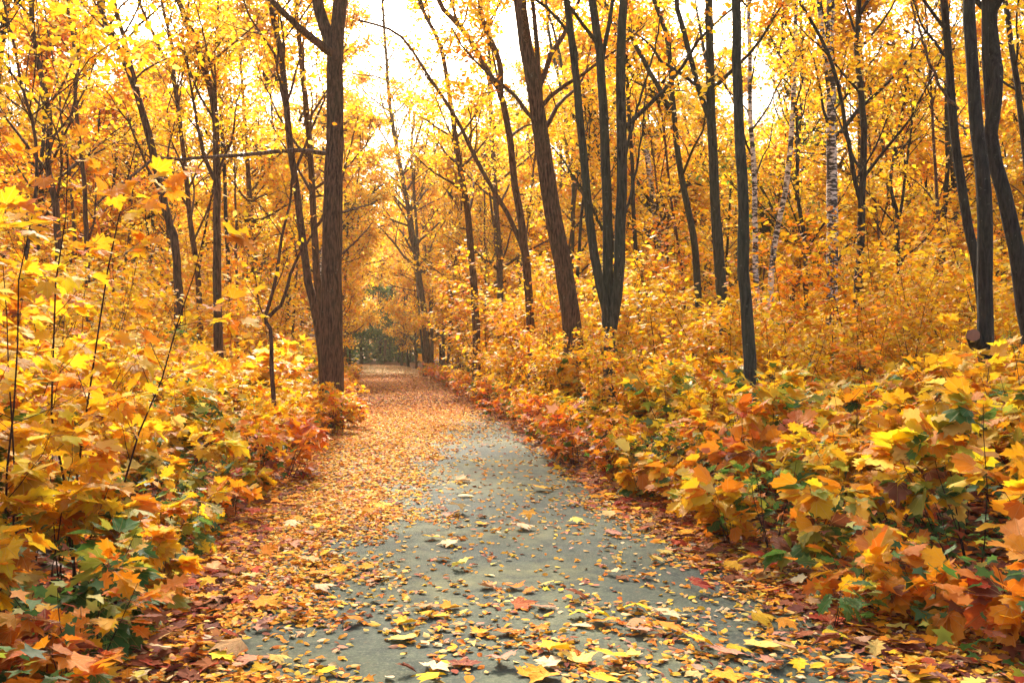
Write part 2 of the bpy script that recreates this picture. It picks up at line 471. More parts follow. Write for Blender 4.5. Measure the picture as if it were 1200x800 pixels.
def sub_shoots(P, R, per, tmin, ang, lfac, r, up=.1):
    """shoots off each polyline: returns starts, dirs, lengths, radii, parent idx"""
    M_, n, _ = P.shape
    k = np.repeat(np.arange(M_), per)
    t = r.uniform(tmin, .97, len(k)) * (n - 1)
    i = np.minimum(t.astype(int), n - 2); f = (t - i)[:, None]
    s = P[k, i] * (1 - f) + P[k, i + 1] * f
    T = unit(P[k, i + 1] - P[k, i])
    rd = R[k, i] * (1 - f[:, 0]) + R[k, i + 1] * f[:, 0]
    rp = unit(np.cross(T, r.normal(0, 1, (len(k), 3))))
    aa = r.normal(ang, .15, len(k))[:, None]
    d = unit(T * np.cos(aa) + rp * np.sin(aa) + np.array([0, 0, up]))
    Lp = np.linalg.norm(P[k, -1] - P[k, 0], axis=1)
    L = Lp * lfac * r.uniform(.6, 1.2, len(k)) * (1.15 - .6 * t / (n - 1))
    return s, d, L, rd, k

def taper(r0, n, tip=.25, p=1.0):
    t = np.linspace(0, 1, n)
    return np.asarray(r0)[:, None] * (1 - (1 - tip) * t[None] ** p)

def tree_geometry(trunk, rad, r, h0=.35, nb=12, blen=2.6, elev=.75, leaves=2500, lsize=.11, spread=.22, sub=(5, 4), steep_top=True, pal=None):
    """trunk (n,3) polyline, rad (n,). Returns per-branch Geo list and leaf arrays"""
    n = len(trunk)
    hh = (trunk[:, 2] - trunk[0, 2]) / max(trunk[-1, 2] - trunk[0, 2], .1)
    tt = np.sort(r.uniform(h0, .98, nb))
    az = r.uniform(0, 2 * np.pi) + np.arange(nb) * 2.4 + r.normal(0, .4, nb)
    S = np.stack([np.interp(tt, hh, trunk[:, k]) for k in range(3)], -1)
    R0 = np.interp(tt, hh, rad)
    el = np.clip(elev + .35 * (tt - .5) + r.normal(0, .12, nb), -.1, 1.4)
    D = np.stack([np.cos(az) * np.cos(el), np.sin(az) * np.cos(el), np.sin(el)], -1)
    L = blen * (1.25 - .75 * (tt - h0) / (1 - h0)) * r.uniform(.7, 1.25, nb)
    P1 = grow(S, D, L, 7, .13, .05, r); r1 = np.minimum(R0 * .5, .012 + L * .014); R1 = taper(r1, 8, .25)
    s, d, L2, rd, k2 = sub_shoots(P1, R1, sub[0], .18, .75, .45, r)
    P2 = grow(s, d, L2, 4, .16, .06, r); R2 = taper(np.minimum(rd * .7, .004 + L2 * .009), 5, .3)
    s, d, L3, rd, k3 = sub_shoots(P2, R2, sub[1], .15, .7, .5, r)
    P3 = grow(s, d, L3, 3, .2, .03, r); R3 = taper(np.minimum(rd * .7, .0055), 4, .4)
    geos = []
    for b in range(nb):
        g = Geo()
        g.tubes(P1[b:b + 1], R1[b:b + 1], 6)
        m2 = k2 == b
        g.tubes(P2[m2], R2[m2], 4)
        m3 = k2[k3] == b
        g.tubes(P3[m3], R3[m3], 3)
        geos.append(g)
    if leaves:
        both = P3.reshape(-1, 3) if True else None
        wt = np.repeat(r.random(len(P3)) ** 2.5, P3.shape[1]); wt /= wt.sum()
        pick = r.choice(len(both), leaves, p=wt)
        P = both[pick] + r.normal(0, spread * .8, (leaves, 3)) * [1, 1, .55]
    else:
        P = np.zeros((0, 3))
    return geos, P

def leaf_frames(r, n, droop=.35, tilt=.55, out=None):
    az = r.uniform(0, 2 * np.pi, n)
    D = np.stack([np.cos(az), np.sin(az), r.normal(-droop, .35, n)], -1)
    if out is not None: D = unit(D) * .8 + out
    U = np.stack([r.normal(0, tilt, n), r.normal(0, tilt, n), np.ones(n)], -1)
    return frames(D, U)

def trunk_mesh(name, P, R, sides, mat, r, flare=True):
    P = np.asarray(P, float); R = np.asarray(R, float).copy()
    if flare:
        s = np.linspace(0, 1, len(P)); R = R * (1 + .45 * np.exp(-s * 22))
    V, Qd = tubes(P[None], R[None], sides)
    V = V.reshape(len(P), sides, 3)
    wob = 1 + r.normal(0, .035, (len(P), sides)) + .05 * np.sin(np.arange(sides) * 2 * np.pi / sides * 3 + r.uniform(0, 6))[None]
    V = P[:, None] + (V - P[:, None]) * wob[:, :, None]
    return make_mesh(name, V.reshape(-1, 3), [Qd], mat, smooth=True)

PAL_GOLD = ([YEL, GOLD, PALE, AMB], [5, 4, 1.6, 1.2])
PAL_ORANGE = ([GOLD, AMB, ORG, YEL], [3, 3.5, 1.6, 2])
PAL_YG = ([YEL, YGRN, GOLD, GRN], [3.5, 2.6, 3, 1.8])
PAL_GREEN = ([GRN, YGRN, (.05, .11, .03)], [4, 1, 3])

# ------------------------------------------------------------------ traced trees
def at(px, py, d):
    return np.array([(px - 600) * d / F, d, EYE + (HOR - py) * d / F])

LAND = []      # (px, depth, short name) landmarks for labels
def make_traced(kind, label, short, d, lines, w, mat, H=13., h0=.38, nb=10, blen=2.4, leaves=1800, lsize=.11, pal=PAL_GOLD, seed=0, elev=.75, spread=.25, sub=(5, 4), toe=None, cat='tree', group=None, extra=None):
    """lines[0] = main trunk as (px,py) from the ground end up; further lines fork off.  w = px width at mid height"""
    r = np.random.default_rng(1000 + seed)
    root_px = lines[0][0][0]
    bx = (root_px - 600) * d / F
    bz = float(surf_z(np.array([bx]), np.array([d]))[0])
    t = link(kind, None, None, (bx, d, bz))
    t.empty_display_size = .3
    o = np.array([bx, d, bz])
    r0 = .5 * w * d / F
    allleaf = []
    brs = []
    for li, ln in enumerate(lines):
        pts = [at(p[0], p[1], d) for p in ln]
        pts = [p + np.array([0, (r.normal(0, .05) if i and li == 0 else 0), 0]) for i, p in enumerate(pts)]
        if li == 0: pts[0][2] = bz - .15
        else: pts[0][1] += 0
        top = pts[-1]
        if top[2] < H - 1 and ln[-1][1] <= 12:        # leaves the top of the frame: carry it on to its full height
            dr = unit(pts[-1] - pts[-2]); dr = unit(dr + np.array([0, 0, .8])); h = top[2]
            k = 0
            while h < H - .5 and k < 6:
                dr = unit(dr + r.normal(0, .06, 3) + np.array([0, 0, .25])); step = min(2.2, H - h)
                top = top + dr * step; pts.append(top); h = top[2]; k += 1
        n = 30 if li == 0 else 20
        P = catmull(pts, n)
        P[2:-1] += r.normal(0, .006, (n - 3, 3))
        s = np.linspace(0, 1, n)
        rr = r0 * (1.12 - .75 * s ** 1.1) if li == 0 else r0 * (.78 - .5 * s)
        wl = ln[0][2] if len(ln[0]) > 2 else None
        if wl: rr = .5 * wl * d / F * (1.0 - .55 * s)
        P = P - o
        me = trunk_mesh('trunk' if li == 0 else 'limb', P, rr, 12 if w > 9 else 9, mat, r, flare=(li == 0))
        link('trunk' if li == 0 else 'limb', me, t)
        if len(lines) > 1 and li > 0: nbl = max(3, nb // 2)
        else: nbl = nb
        if nbl and leaves >= 0:
            geos, LP = tree_geometry(P, rr, r, h0 if li == 0 else .3, nbl, blen, elev, int(leaves * (1 if li == 0 else .5)), lsize, spread, sub)
            for gq in geos: brs.append(gq)
            allleaf.append(LP)
    for gq in brs: link('branch', gq.mesh('branch', mat if mat is not M_BIRCH and mat is not M_BIRCHD else M_DARK), t)
    if extra: extra(t, o, d, r)
    if allleaf:
        LP = np.vstack(allleaf)
        LP = LP[LP[:, 2] > 1.5]
        if len(LP) > 10:
            S = lsize * r.uniform(.6, 1.3, len(LP))
            C = palette(r, len(LP), *pal)
            temps = T_ML if d < 14 else (T_LB if d < 24 else T_K)
            cr = link('crown', leaves_mesh('crown', temps, LP, leaf_frames(r, len(LP)), S, C, r, M_CROWN), t)
            tag(cr, kind='stuff')
    tag(t, label, cat, group)
    LAND.append((lines[0][0][0], d, short))
    return t

def limb_fn(lines):
    """side limbs traced as (px, py, dy) and a base width"""
    def f(t, o, d, r):
        for pts, w0, mat in lines:
            P = catmull([at(p[0], p[1], d + p[2]) for p in pts], 26) - o
            P[1:] += r.normal(0, .008, (25, 3))
            s = np.linspace(0, 1, 26)
            R = .5 * w0 * d / F * (1 - .6 * s)
            lim = link('limb', trunk_mesh('limb', P, R, 8, mat, r, flare=False), t)
            P1 = P[None]; R1 = R[None]
            st, dd, L, rd, k = sub_shoots(P1, R1, 9, .3, .8, .22, r)
            P2 = grow(st, dd, L, 4, .15, .05, r); R2 = taper(np.minimum(rd * .6, .008), 5, .3)
            for q in range(len(P2)):
                g = Geo(); g.tubes(P2[q:q + 1], R2[q:q + 1], 4)
                link('twig', g.mesh('twig', mat), lim)
    return f

B, G_, D_ = M_BROWN, M_GREEN, M_DARK
make_traced('maple_tree', 'thick brown tree at the path\'s left edge with a long thin bare limb reaching left', 'the thick left trunk', 20,
    [[(386, 515), (388, 440), (389, 350), (391, 250), (392, 150), (394, 60), (400, 0)], [(391, 62, 15), (382, 35), (372, 0)]], 25, B, H=14, h0=.52, nb=9, blen=3.4, leaves=2600, seed=1, pal=PAL_ORANGE,
    extra=limb_fn([([(385, 180, 0), (345, 176, -.3), (300, 180, -.6), (255, 183, -.8), (215, 187, -1), (183, 186, -1.2), (165, 197, -1.3), (140, 218, -1.5), (112, 240, -1.6)], 5.5, M_GREYBR),
                   ([(396, 70, 0), (372, 50, -.4), (345, 28, -.8), (318, 0, -1.2), (290, -30, -1.5)], 11, B),
                   ([(398, 250, 0), (412, 246, .3), (440, 238, .8)], 3, B), ([(398, 300, 0), (420, 280, .3), (436, 262, .8)], 3, B)]))
make_traced('maple_tree', 'slender dark tree at the far left, rising behind the tall golden saplings', 'the far left trunk', 19,
    [[(72, 400), (67, 263), (59, 203), (56, 135), (44, 68), (38, 0)]], 8.5, B, H=12, h0=.35, nb=12, leaves=1900, seed=2)
make_traced('maple_tree', 'thin upright dark tree, second tall trunk from the left edge', 'the second left trunk', 23,
    [[(108, 420), (101, 240), (98, 203), (91, 135), (87, 51), (79, 0)]], 6.5, B, H=12, h0=.3, nb=12, leaves=1900, seed=3)
make_traced('young_tree', 'very thin leaning young tree between the two leftmost tall trunks', 'the thin far left stem', 26,
    [[(95, 400), (85, 240), (73, 152), (68, 101), (56, 37), (50, 0)]], 4.5, B, H=11, h0=.3, nb=9, leaves=700, seed=4)
make_traced('maple_tree', 'dark twin-stemmed tree leaning left on the left side, its stems joining low down', 'the leaning twin trunk', 21,
    [[(214, 420), (207, 300), (199, 265), (187, 215), (174, 160), (154, 95), (125, 27), (116, 0)], [(193, 235, 7), (178, 170), (162, 111), (143, 37), (134, 0)]], 10, B, H=12, h0=.3, nb=12, leaves=1900, seed=5, elev=.9)
make_traced('maple_tree', 'slim brown tree forking at about half its visible height, left of the straight brown trunk', 'the forked slim trunk', 25,
    [[(236, 440), (232, 335), (225, 265), (217, 205), (203, 101), (184, 51), (162, 0)], [(208, 118, 5), (203, 90), (201, 50), (189, 0)]], 7, B, H=13, h0=.3, nb=12, leaves=1000, seed=6, elev=.95)
make_traced('maple_tree', 'straight brown tree with a bushy foot in the left wood, standing alone between forked stems', 'the straight brown trunk', 22,
    [[(257, 440), (256, 338), (255, 262), (254, 186), (249, 118), (230, 51), (209, 0)], [(251, 210, 5), (240, 185), (232, 150), (225, 108), (218, 60)]], 10, B, H=13, h0=.3, nb=12, leaves=1900, seed=7, elev=.95)
make_traced('maple_tree', 'tall brown tree close behind the left side of the thick left trunk, leaning left', 'the leaning red-brown trunk', 21,
    [[(388, 450), (374, 385), (362, 330), (352, 265), (344, 203), (338, 135), (332, 84), (321, 17), (318, 0)]], 9.5, B, H=13, h0=.3, nb=14, blen=2.8, leaves=1900, seed=8, elev=.95)
make_traced('maple_tree', 'brown tree squeezed between the thick left trunk and the leaning red-brown one', 'the squeezed brown trunk', 24,
    [[(382, 450), (374, 370), (368, 270), (363, 169), (356, 101), (351, 50), (346, 0)]], 9, B, H=13, h0=.3, nb=12, leaves=1900, seed=9, elev=.9)
make_traced('young_tree', 'small bare Y-shaped young tree with spiky twigs, left of the thick left trunk', 'the small bare Y-shaped tree', 14.5,
    [[(322, 500), (319, 398), (311, 372), (325, 320), (331, 280), (340, 230), (346, 175)], [(314, 372, 5), (330, 356), (338, 330), (347, 305), (360, 285), (372, 262)]], 5.5, B, H=4, h0=.45, nb=7, blen=.9, leaves=40, lsize=.09, seed=10, elev=1.0)
make_traced('maple_tree', 'narrow brown tree with a fan of bare twigs beside the far end of the path', 'the path-bend tree', 60,
    [[(500, 440), (501, 417), (496, 361), (489, 311), (481, 260), (473, 216), (464, 169), (457, 125), (452, 60), (448, 0)], [(490, 300, 4), (488, 263), (485, 220), (482, 175), (486, 130)]], 7, B, H=25, h0=.1, nb=40, blen=6, leaves=6000, lsize=.2, seed=11, elev=.6, sub=(7, 4))
make_traced('maple_tree', 'brown tree standing among yellow saplings just right of the path-bend tree', 'the trunk right of the bend', 30,
    [[(559, 450), (558, 390), (553, 311), (548, 250), (541, 205), (534, 162), (525, 101), (515, 51), (491, 0)]], 9, B, H=14, h0=.35, nb=14, leaves=3200, seed=12)
make_traced('maple_tree', 'grey brown tree with curved forked trunk left of the big leaning trunk', 'the curved forked trunk', 24,
    [[(625, 470), (622, 387), (618, 325), (612, 270), (604, 219), (596, 152), (586, 108), (576, 92), (545, 37), (515, 3)], [(587, 112, 7), (586, 74), (572, 40), (562, 0)], [(615, 300, 6), (601, 262), (578, 223), (559, 189), (532, 135), (501, 88), (467, 40), (420, 24)]], 10, B, H=13, h0=.45, nb=11, leaves=2600, seed=13)
make_traced('maple_tree', 'dim brown trunk in the middle distance, behind the fork of the curved trunk', 'the dim middle trunk', 42,
    [[(588, 440), (585, 300), (582, 253), (577, 169), (575, 118), (572, 40), (571, 0)]], 8, B, H=18, h0=.25, nb=16, blen=3.5, leaves=2500, seed=14)
make_traced('maple_tree', 'big brown tree leaning left, right of the path, its foot sunk in golden shrubs', 'the big leaning trunk', 20,
    [[(676, 480), (671, 390), (661, 320), (649, 257), (637, 176), (627, 111), (617, 54), (609, 0)], [(634, 125, 6), (632, 90), (628, 40), (624, 0)]], 22, B, H=14, h0=.42, nb=12, blen=3, leaves=3600, seed=15, pal=PAL_ORANGE)
make_traced('maple_tree', 'three-stemmed tree whose grey green trunks fan out from one foot right of the path', 'the three-stemmed tree', 17,
    [[(714, 520), (714, 450), (713, 380), (713, 290), (710, 190), (706, 110), (701, 50), (694, 0)],
     [(712, 372, 11), (700, 320), (690, 250), (683, 180), (677, 110), (670, 51), (664, 0)],
     [(716, 385, 14), (726, 320), (727, 250), (729, 203), (727, 101), (731, 0)],
     [(706, 70, 5), (712, 35), (718, 0)]], 13, G_, H=13, h0=.5, nb=9, leaves=1900, seed=16,
    extra=limb_fn([([(730, 205, 0), (738, 160, .3), (752, 110, .5), (768, 55, .8), (775, 15, 1)], 4, G_), ([(728, 262, 0), (740, 225, .2), (752, 160, .4), (760, 70, .5)], 3.5, G_), ([(706, 270, 0), (690, 235, -.3), (668, 200, -.5), (645, 170, -.8)], 3.5, G_)]))
make_traced('maple_tree', 'slim green grey tree forking high up, just left of the side-forked trunk', 'the slim grey green trunk', 22,
    [[(822, 460), (818, 330), (810, 270), (797, 203), (790, 135), (785, 68), (778, 27), (766, 0)], [(786, 132, 6), (765, 90), (741, 44), (728, 0)]], 8.5, G_, H=13, h0=.4, nb=11, leaves=2400, seed=17)
make_traced('maple_tree', 'green grey tree with a long thin side fork, left of the smooth straight trunk', 'the side-forked trunk', 18,
    [[(850, 500), (850, 395), (846, 330), (840, 250), (834, 135), (832, 68), (830, 0)], [(836, 152, 7), (824, 120), (813, 84), (797, 20), (793, 0)]], 13, G_, H=13, h0=.45, nb=10, leaves=2000, seed=18, pal=PAL_ORANGE)
make_traced('maple_tree', 'smooth straight dark trunk standing close among the right-hand shrubs, nearest to the path there', 'the smooth straight trunk', 12.5,
    [[(876, 560), (878, 440), (873, 330), (869, 220), (866, 110), (862, 0)]], 14, G_, H=11, h0=.62, nb=8, leaves=1200, seed=19)
make_traced('birch_tree', 'thin white birch directly behind the smooth straight trunk on the right', 'the thin white birch', 25,
    [[(889, 440), (887, 330), (885, 270), (883, 203), (879, 135), (878, 68), (878, 0)]], 6.5, M_BIRCH, H=16, h0=.3, nb=12, blen=2.2, leaves=2600, seed=20, elev=1.0)
make_traced('birch_tree', 'pale birch leaning right with black scars, right of the thin white birch', 'the leaning pale birch', 27,
    [[(898, 430), (905, 320), (913, 263), (920, 219), (928, 152), (930, 84), (932, 0)]], 7, M_BIRCH, H=17, h0=.3, nb=12, blen=2.2, leaves=2600, seed=21, elev=1.0)
make_traced('birch_tree', 'broad scarred dark birch with white patches in the middle of the right wood', 'the broad dark birch', 24,
    [[(975, 450), (975, 370), (975, 263), (976, 203), (974, 118), (972, 51), (974, 0)], [(973, 120, 6), (966, 60), (959, 0)]], 14, M_BIRCHD, H=15, h0=.4, nb=11, blen=2.4, leaves=1900, seed=22, elev=1.0)
make_traced('young_tree', 'thin dark tree with a long curved stem crossing in front of the broad dark birch', 'the curved thin stem', 20,
    [[(1005, 460), (1009, 300), (1008, 236), (1001, 205), (992, 162), (980, 95), (960, 41), (935, 0)]], 6.5, D_, H=11, h0=.45, nb=8, leaves=1900, seed=23, elev=.95)
make_traced('maple_tree', 'dark knotty tree rising straight just right of the broad dark birch', 'the knotty dark trunk', 21,
    [[(1001, 460), (1003, 370), (1009, 280), (1012, 236), (1013, 152), (1006, 68), (1007, 0)]], 9.5, D_, H=13, h0=.35, nb=12, leaves=1600, seed=24, elev=.9)
make_traced('young_tree', 'thin crooked dark stem standing alone in yellow leaves left of the paired right trunks', 'the crooked thin stem', 26,
    [[(1055, 430), (1050, 263), (1043, 219), (1050, 169), (1062, 101), (1070, 40), (1072, 0)], [(1048, 300, 4), (1058, 230), (1068, 150), (1074, 100), (1080, 60)]], 5, D_, H=12, h0=.3, nb=10, leaves=1400, seed=25, elev=.95)
make_traced('maple_tree', 'dark trunk leaning left, leftmost of the close dark trunks at the right edge', 'the left dark pair trunk', 15,
    [[(1158, 480), (1150, 360), (1138, 275), (1129, 219), (1119, 152), (1114, 68), (1105, 0)]], 11.5, D_, H=12, h0=.5, nb=9, leaves=1300, seed=26,
    extra=limb_fn([([(1123, 128, 0), (1104, 107, -.1), (1087, 66, -.3), (1067, 0, -.5)], 4.5, M_GREYBR), ([(1117, 80, 0), (1098, 52, .2), (1080, 30, .3), (1070, 0, .4)], 4, D_)]))
def stub(t, o, d, r):
    c = at(1141, 396, d - .12) - o
    P = np.array([c + [.08, .10, -.08], c + [0.01, .0, 0], c + [-.03, -.05, .03]])
    stb = link('branch_stub', trunk_mesh('branch_stub', catmull(P, 5), np.full(5, .085), 10, M_DARK, r, flare=False), t)
    ang = np.linspace(0, 2 * np.pi, 13)[:-1]
    dr = unit(P[2] - P[1]); A = unit(np.cross(dr, [0, 0, 1])); Bv = np.cross(dr, A); cc = P[2] + dr * .004
    rr = .078 * (1 + r.normal(0, .06, 12))
    V = np.vstack([[cc + dr * .01], cc + (A[None] * np.cos(ang)[:, None] + Bv[None] * np.sin(ang)[:, None]) * rr[:, None]])
    link('cut_face', make_mesh('cut_face', V, [np.array([[0, 1 + i, 1 + (i + 1) % 12] for i in range(12)])], M_CUT), stb)
make_traced('maple_tree', 'stout dark tree by the right edge with a pale sawn stub low on its trunk', 'the stout sawn-stub trunk', 12,
    [[(1158, 560), (1157, 440), (1156, 330), (1151, 240), (1144, 140), (1140, 60), (1139, 0)]], 18, D_, H=11, h0=.55, nb=9, leaves=1300, seed=27, extra=stub, pal=PAL_ORANGE)
make_traced('maple_tree', 'dark tree with a fat leaning foot and two upright stems at the right edge', 'the fat-footed right tree', 13.5,
    [[(1222, 500), (1200, 350), (1187, 275), (1172, 215), (1163, 160), (1165, 100), (1167, 50), (1168, 0)], [(1163, 170, 9), (1158, 120), (1155, 60), (1154, 0)]], 18, D_, H=12, h0=.5, nb=8, leaves=1500, seed=28, pal=PAL_ORANGE)
make_traced('maple_tree', 'dark slim trunk near the upper right corner leaning towards it', 'the corner trunk', 19,
    [[(1235, 480), (1215, 300), (1200, 160), (1190, 80), (1180, 0)]], 9, D_, H=13, h0=.35, nb=12, leaves=2400, seed=29)
make_traced('young_tree', 'thin dark stem in the gap left of the three-stemmed tree, far back', 'the thin back stem', 34,
    [[(668, 430), (670, 300), (672, 200), (665, 120), (655, 60), (640, 0)]], 6, G_, H=15, h0=.25, nb=12, leaves=2200, seed=30)
make_traced('maple_tree', 'mossy thin trunk far back, right beside the big leaning trunk', 'the mossy back trunk', 36,
    [[(700, 430), (697, 330), (690, 240), (668, 200), (661, 120), (645, 50), (640, 0)]], 7, G_, H=16, h0=.25, nb=12, leaves=2600, seed=31)
make_traced('maple_tree', 'dark thin trunk between the two white birches and the broad dark birch', 'the trunk beside the birches', 29,
    [[(943, 430), (944, 300), (936, 230), (932, 130), (920, 60), (916, 0)]], 5.5, D_, H=14, h0=.3, nb=11, leaves=1800, seed=32, elev=.95)
make_traced('maple_tree', 'shadowy trunk deep in the right wood, left of the close dark trunks', 'the shadowy deep trunk', 30,
    [[(1108, 430), (1106, 300), (1108, 200), (1110, 130), (1108, 60), (1112, 0)]], 6.5, D_, H=14, h0=.3, nb=12, leaves=2400, seed=33)
make_traced('maple_tree', 'dark trunk behind the left saplings at the very left edge, half covered by golden leaves', 'the hidden edge trunk', 14,
    [[(20, 470), (30, 330), (42, 220), (36, 150), (26, 100), (10, 30), (2, 0)]], 5, B, H=9, h0=.45, nb=8, leaves=1400, lsize=.13, seed=34)

# ------------------------------------------------------------------ shrubs and saplings
def shrub_geometry(r, h, w, ns, nleaf, lsize, low=.25, tilt=.5, droop=.3, top_heavy=1.0, clump=True):
    az = r.uniform(0, 2 * np.pi, ns)
    lean = r.uniform(.05, .55, ns) * w / h
    D = np.stack([np.cos(az) * lean, np.sin(az) * lean, np.ones(ns)], -1)
    S = np.stack([np.cos(az), np.sin(az), np.zeros(ns)], -1) * r.uniform(.02, .14, ns)[:, None] * w
    L = h * r.uniform(.62, 1.02, ns)
    P1 = grow(S - [0, 0, .05], D, L, 7, .09, .02, r); R1 = taper(.003 + L * .0022, 8, .3)
    per = max(3, int(nleaf / ns / 7))
    s, d, L2, rd, k2 = sub_shoots(P1, R1, per, low, 1.15, .26, r, up=.05)
    L2 = np.clip(L2, .12, .55 * w + .2)
    P2 = grow(s, d, L2, 4, .14, .03, r); R2 = taper(np.minimum(rd * .6, .0035), 5, .35)
    # leaves in pairs along the side shoots and at the tips
    m = len(P2)
    k = np.repeat(np.arange(m), 7)[:max(nleaf, 1)] if False else r.permutation(np.repeat(np.arange(m), 8))[:nleaf]
    t = r.uniform(.25, 1.0, len(k)) * 3.999
    i = t.astype(int); f = (t - i)[:, None]
    pos = P2[k, i] * (1 - f) + P2[k, i + 1] * f
    T = unit(P2[k, i + 1] - P2[k, i])
    sidev = unit(np.cross(T, [0, 0, 1])) * r.choice([-1, 1], len(k))[:, None]
    Dl = unit(T * r.uniform(.2, 1, len(k))[:, None] + sidev * r.uniform(.2, 1.1, len(k))[:, None] + np.stack([np.zeros(len(k)), np.zeros(len(k)), r.normal(-droop, .3, len(k))], -1))
    pet = lsize * r.uniform(.15, .6, len(k))[:, None]
    pos2 = pos + Dl * pet + [0, 0, 1] * pet * .1
    U = np.stack([r.normal(0, tilt, len(k)), r.normal(0, tilt, len(k)), np.ones(len(k))], -1)
    S_ = lsize * r.uniform(.55, 1.25, len(k))
    return P1, R1, P2, R2, k2, pos, pos2, frames(Dl, U), S_

# a stock of leaf meshes (shape x colour), shared by all single leaves
STOCK = {}
def stock(shape, cname, col, mat):
    key = (shape, cname, mat.name)
    if key not in STOCK:
        T = {'maple': T_MAPLE, 'oak': T_OAK, 'ovate': T_OV, 'broad': T_BROAD}[shape]
        STOCK[key] = []
        r = np.random.default_rng(abs(hash(cname)) % 1000 if False else sum(map(ord, cname + shape)))
        for tv, tt in T:
            for q in range(2):
                c = np.clip(np.array(col) * (1 + r.normal(0, .08)) * (1 + r.normal(0, .05, 3)), .005, .9)
                STOCK[key].append(make_mesh(shape + '_leaf_' + cname, tv, [tt], mat, np.repeat(c[None], len(tv), 0), tv))
    return STOCK[key]
CN = {'yellow': YEL, 'golden': GOLD, 'amber': AMB, 'orange': ORG, 'red orange': RORG, 'pale': PALE, 'green': GRN, 'yellow green': YGRN, 'red': RED, 'brown': BRN, 'cream': CREAM,
      'tan': (.62, .34, .13), 'dusty pink': (.60, .26, .15)}

def near_shrub(kind, x, y, h, w, ns, nleaf, lsize, top, bot, shape, seed, low=.25, tilt=.5):
    """single leaves as parts; colours change from bot to top along the height"""
    r = np.random.default_rng(seed)
    z = float(surf_z(np.array([x]), np.array([y]))[0])
    t = link(kind, None, None, (x, y, z)); t.empty_display_size = .2
    P1, R1, P2, R2, k2, pos, pos2, Fm, S = shrub_geometry(r, h, w, ns, nleaf, lsize, low, tilt)
    for b in range(len(P1)):
        g = Geo(); g.tubes(P1[b:b + 1], R1[b:b + 1], 6); m = k2 == b; g.tubes(P2[m], R2[m], 3)
        link('stem', g.mesh('stem', M_TWIG), t)
    g = Geo(); pp = np.stack([pos, (pos + pos2) / 2 + [0, 0, .004], pos2], 1)
    g.tubes(pp, np.full((len(pp), 3), .0012), 3)
    link('leaf_stalks', g.mesh('leaf_stalks', M_STALK), t)['kind'] = 'stuff'
    hh = np.clip(pos2[:, 2] / h, 0, 1)
    for i in range(len(pos2)):
        p = top if r.random() < np.clip((hh[i] - .15) * 1.7, .03, .97) else bot
        cn = p[0][r.choice(len(p[0]), p=np.array(p[1]) / sum(p[1]))]
        me = STOCK_GET(shape, cn, r)
        o = bpy.data.objects.new('leaf', me); COL.objects.link(o); o.parent = t
        s = S[i]
        Mx = Matrix([[*(Fm[i][0] * s), pos2[i][0]], [*(Fm[i][1] * s), pos2[i][1]], [*(Fm[i][2] * s), pos2[i][2]], [0, 0, 0, 1]])
        o.matrix_local = Mx
    return t
def STOCK_GET(shape, cn, r, mat=None):
    L = stock(shape, cn, CN[cn], mat or M_LEAF)
    return L[r.integers(0, len(L))]
M_STALK = plain('leaf_stalk', (0.45, 0.16, 0.05), .6)

TOPS = {
 'golden': (['yellow', 'golden', 'pale', 'amber', 'orange'], [6, 5, 1.2, 1.6, .3]),
 'amber': (['golden', 'amber', 'yellow', 'orange'], [4, 4, 2, 1.4]),
 'orange': (['amber', 'orange', 'golden', 'red orange', 'dusty pink'], [4, 4, 2, 1.2, .6]),
 'red': (['red orange', 'orange', 'red', 'amber'], [4, 3, 1.2, 1]),
 'green': (['green', 'yellow green', 'yellow'], [5, 3, 1]),
 'mixed': (['yellow', 'golden', 'yellow green', 'green', 'amber', 'pale'], [4, 4, 2, .9, 2, 1])}
BOTS = {'golden': (['golden', 'yellow green', 'green', 'amber', 'orange'], [4, 2, 1.6, 2, 1]),
 'amber': (['amber', 'green', 'brown', 'orange', 'golden'], [4, 1.3, .8, 2, 2]),
 'orange': (['orange', 'brown', 'red', 'green', 'amber'], [3, 1.5, 1, 1.5, 1]),
 'red': (['red', 'brown', 'red orange', 'green'], [3, 2, 2, .7]),
 'green': (['green'], [1]), 'mixed': (['green', 'yellow green', 'golden', 'brown'], [3, 2, 2, 1])}

placed = []      # all near/mid shrubs: (obj, x, y, bank, tone, height)
def px_of(x, y): return 600 + x * F / y

ORDN = ['nearest', 'second', 'third', 'fourth', 'fifth', 'sixth', 'seventh', 'eighth', 'ninth', 'tenth', 'eleventh', 'twelfth', 'thirteenth', 'fourteenth',
        'fifteenth', 'sixteenth', 'seventeenth', 'eighteenth', 'nineteenth', 'twentieth']
def ordw(i):
    if i < 20: return ORDN[i]
    tens = ['twenty', 'thirty', 'forty', 'fifty', 'sixty', 'seventy', 'eighty', 'ninety'][i // 10 - 2 + (0)]
    if (i + 1) % 10 == 0: return {20: 'twentieth', 30: 'thirtieth', 40: 'fortieth', 50: 'fiftieth', 60: 'sixtieth', 70: 'seventieth', 80: 'eightieth', 90: 'ninetieth'}[i + 1]
    tens = ['', '', 'twenty', 'thirty', 'forty', 'fifty', 'sixty', 'seventy', 'eighty', 'ninety'][(i + 1) // 10]
    return tens + '-' + ['', 'first', 'second', 'third', 'fourth', 'fifth', 'sixth', 'seventh', 'eighth', 'ninth'][(i + 1) % 10]

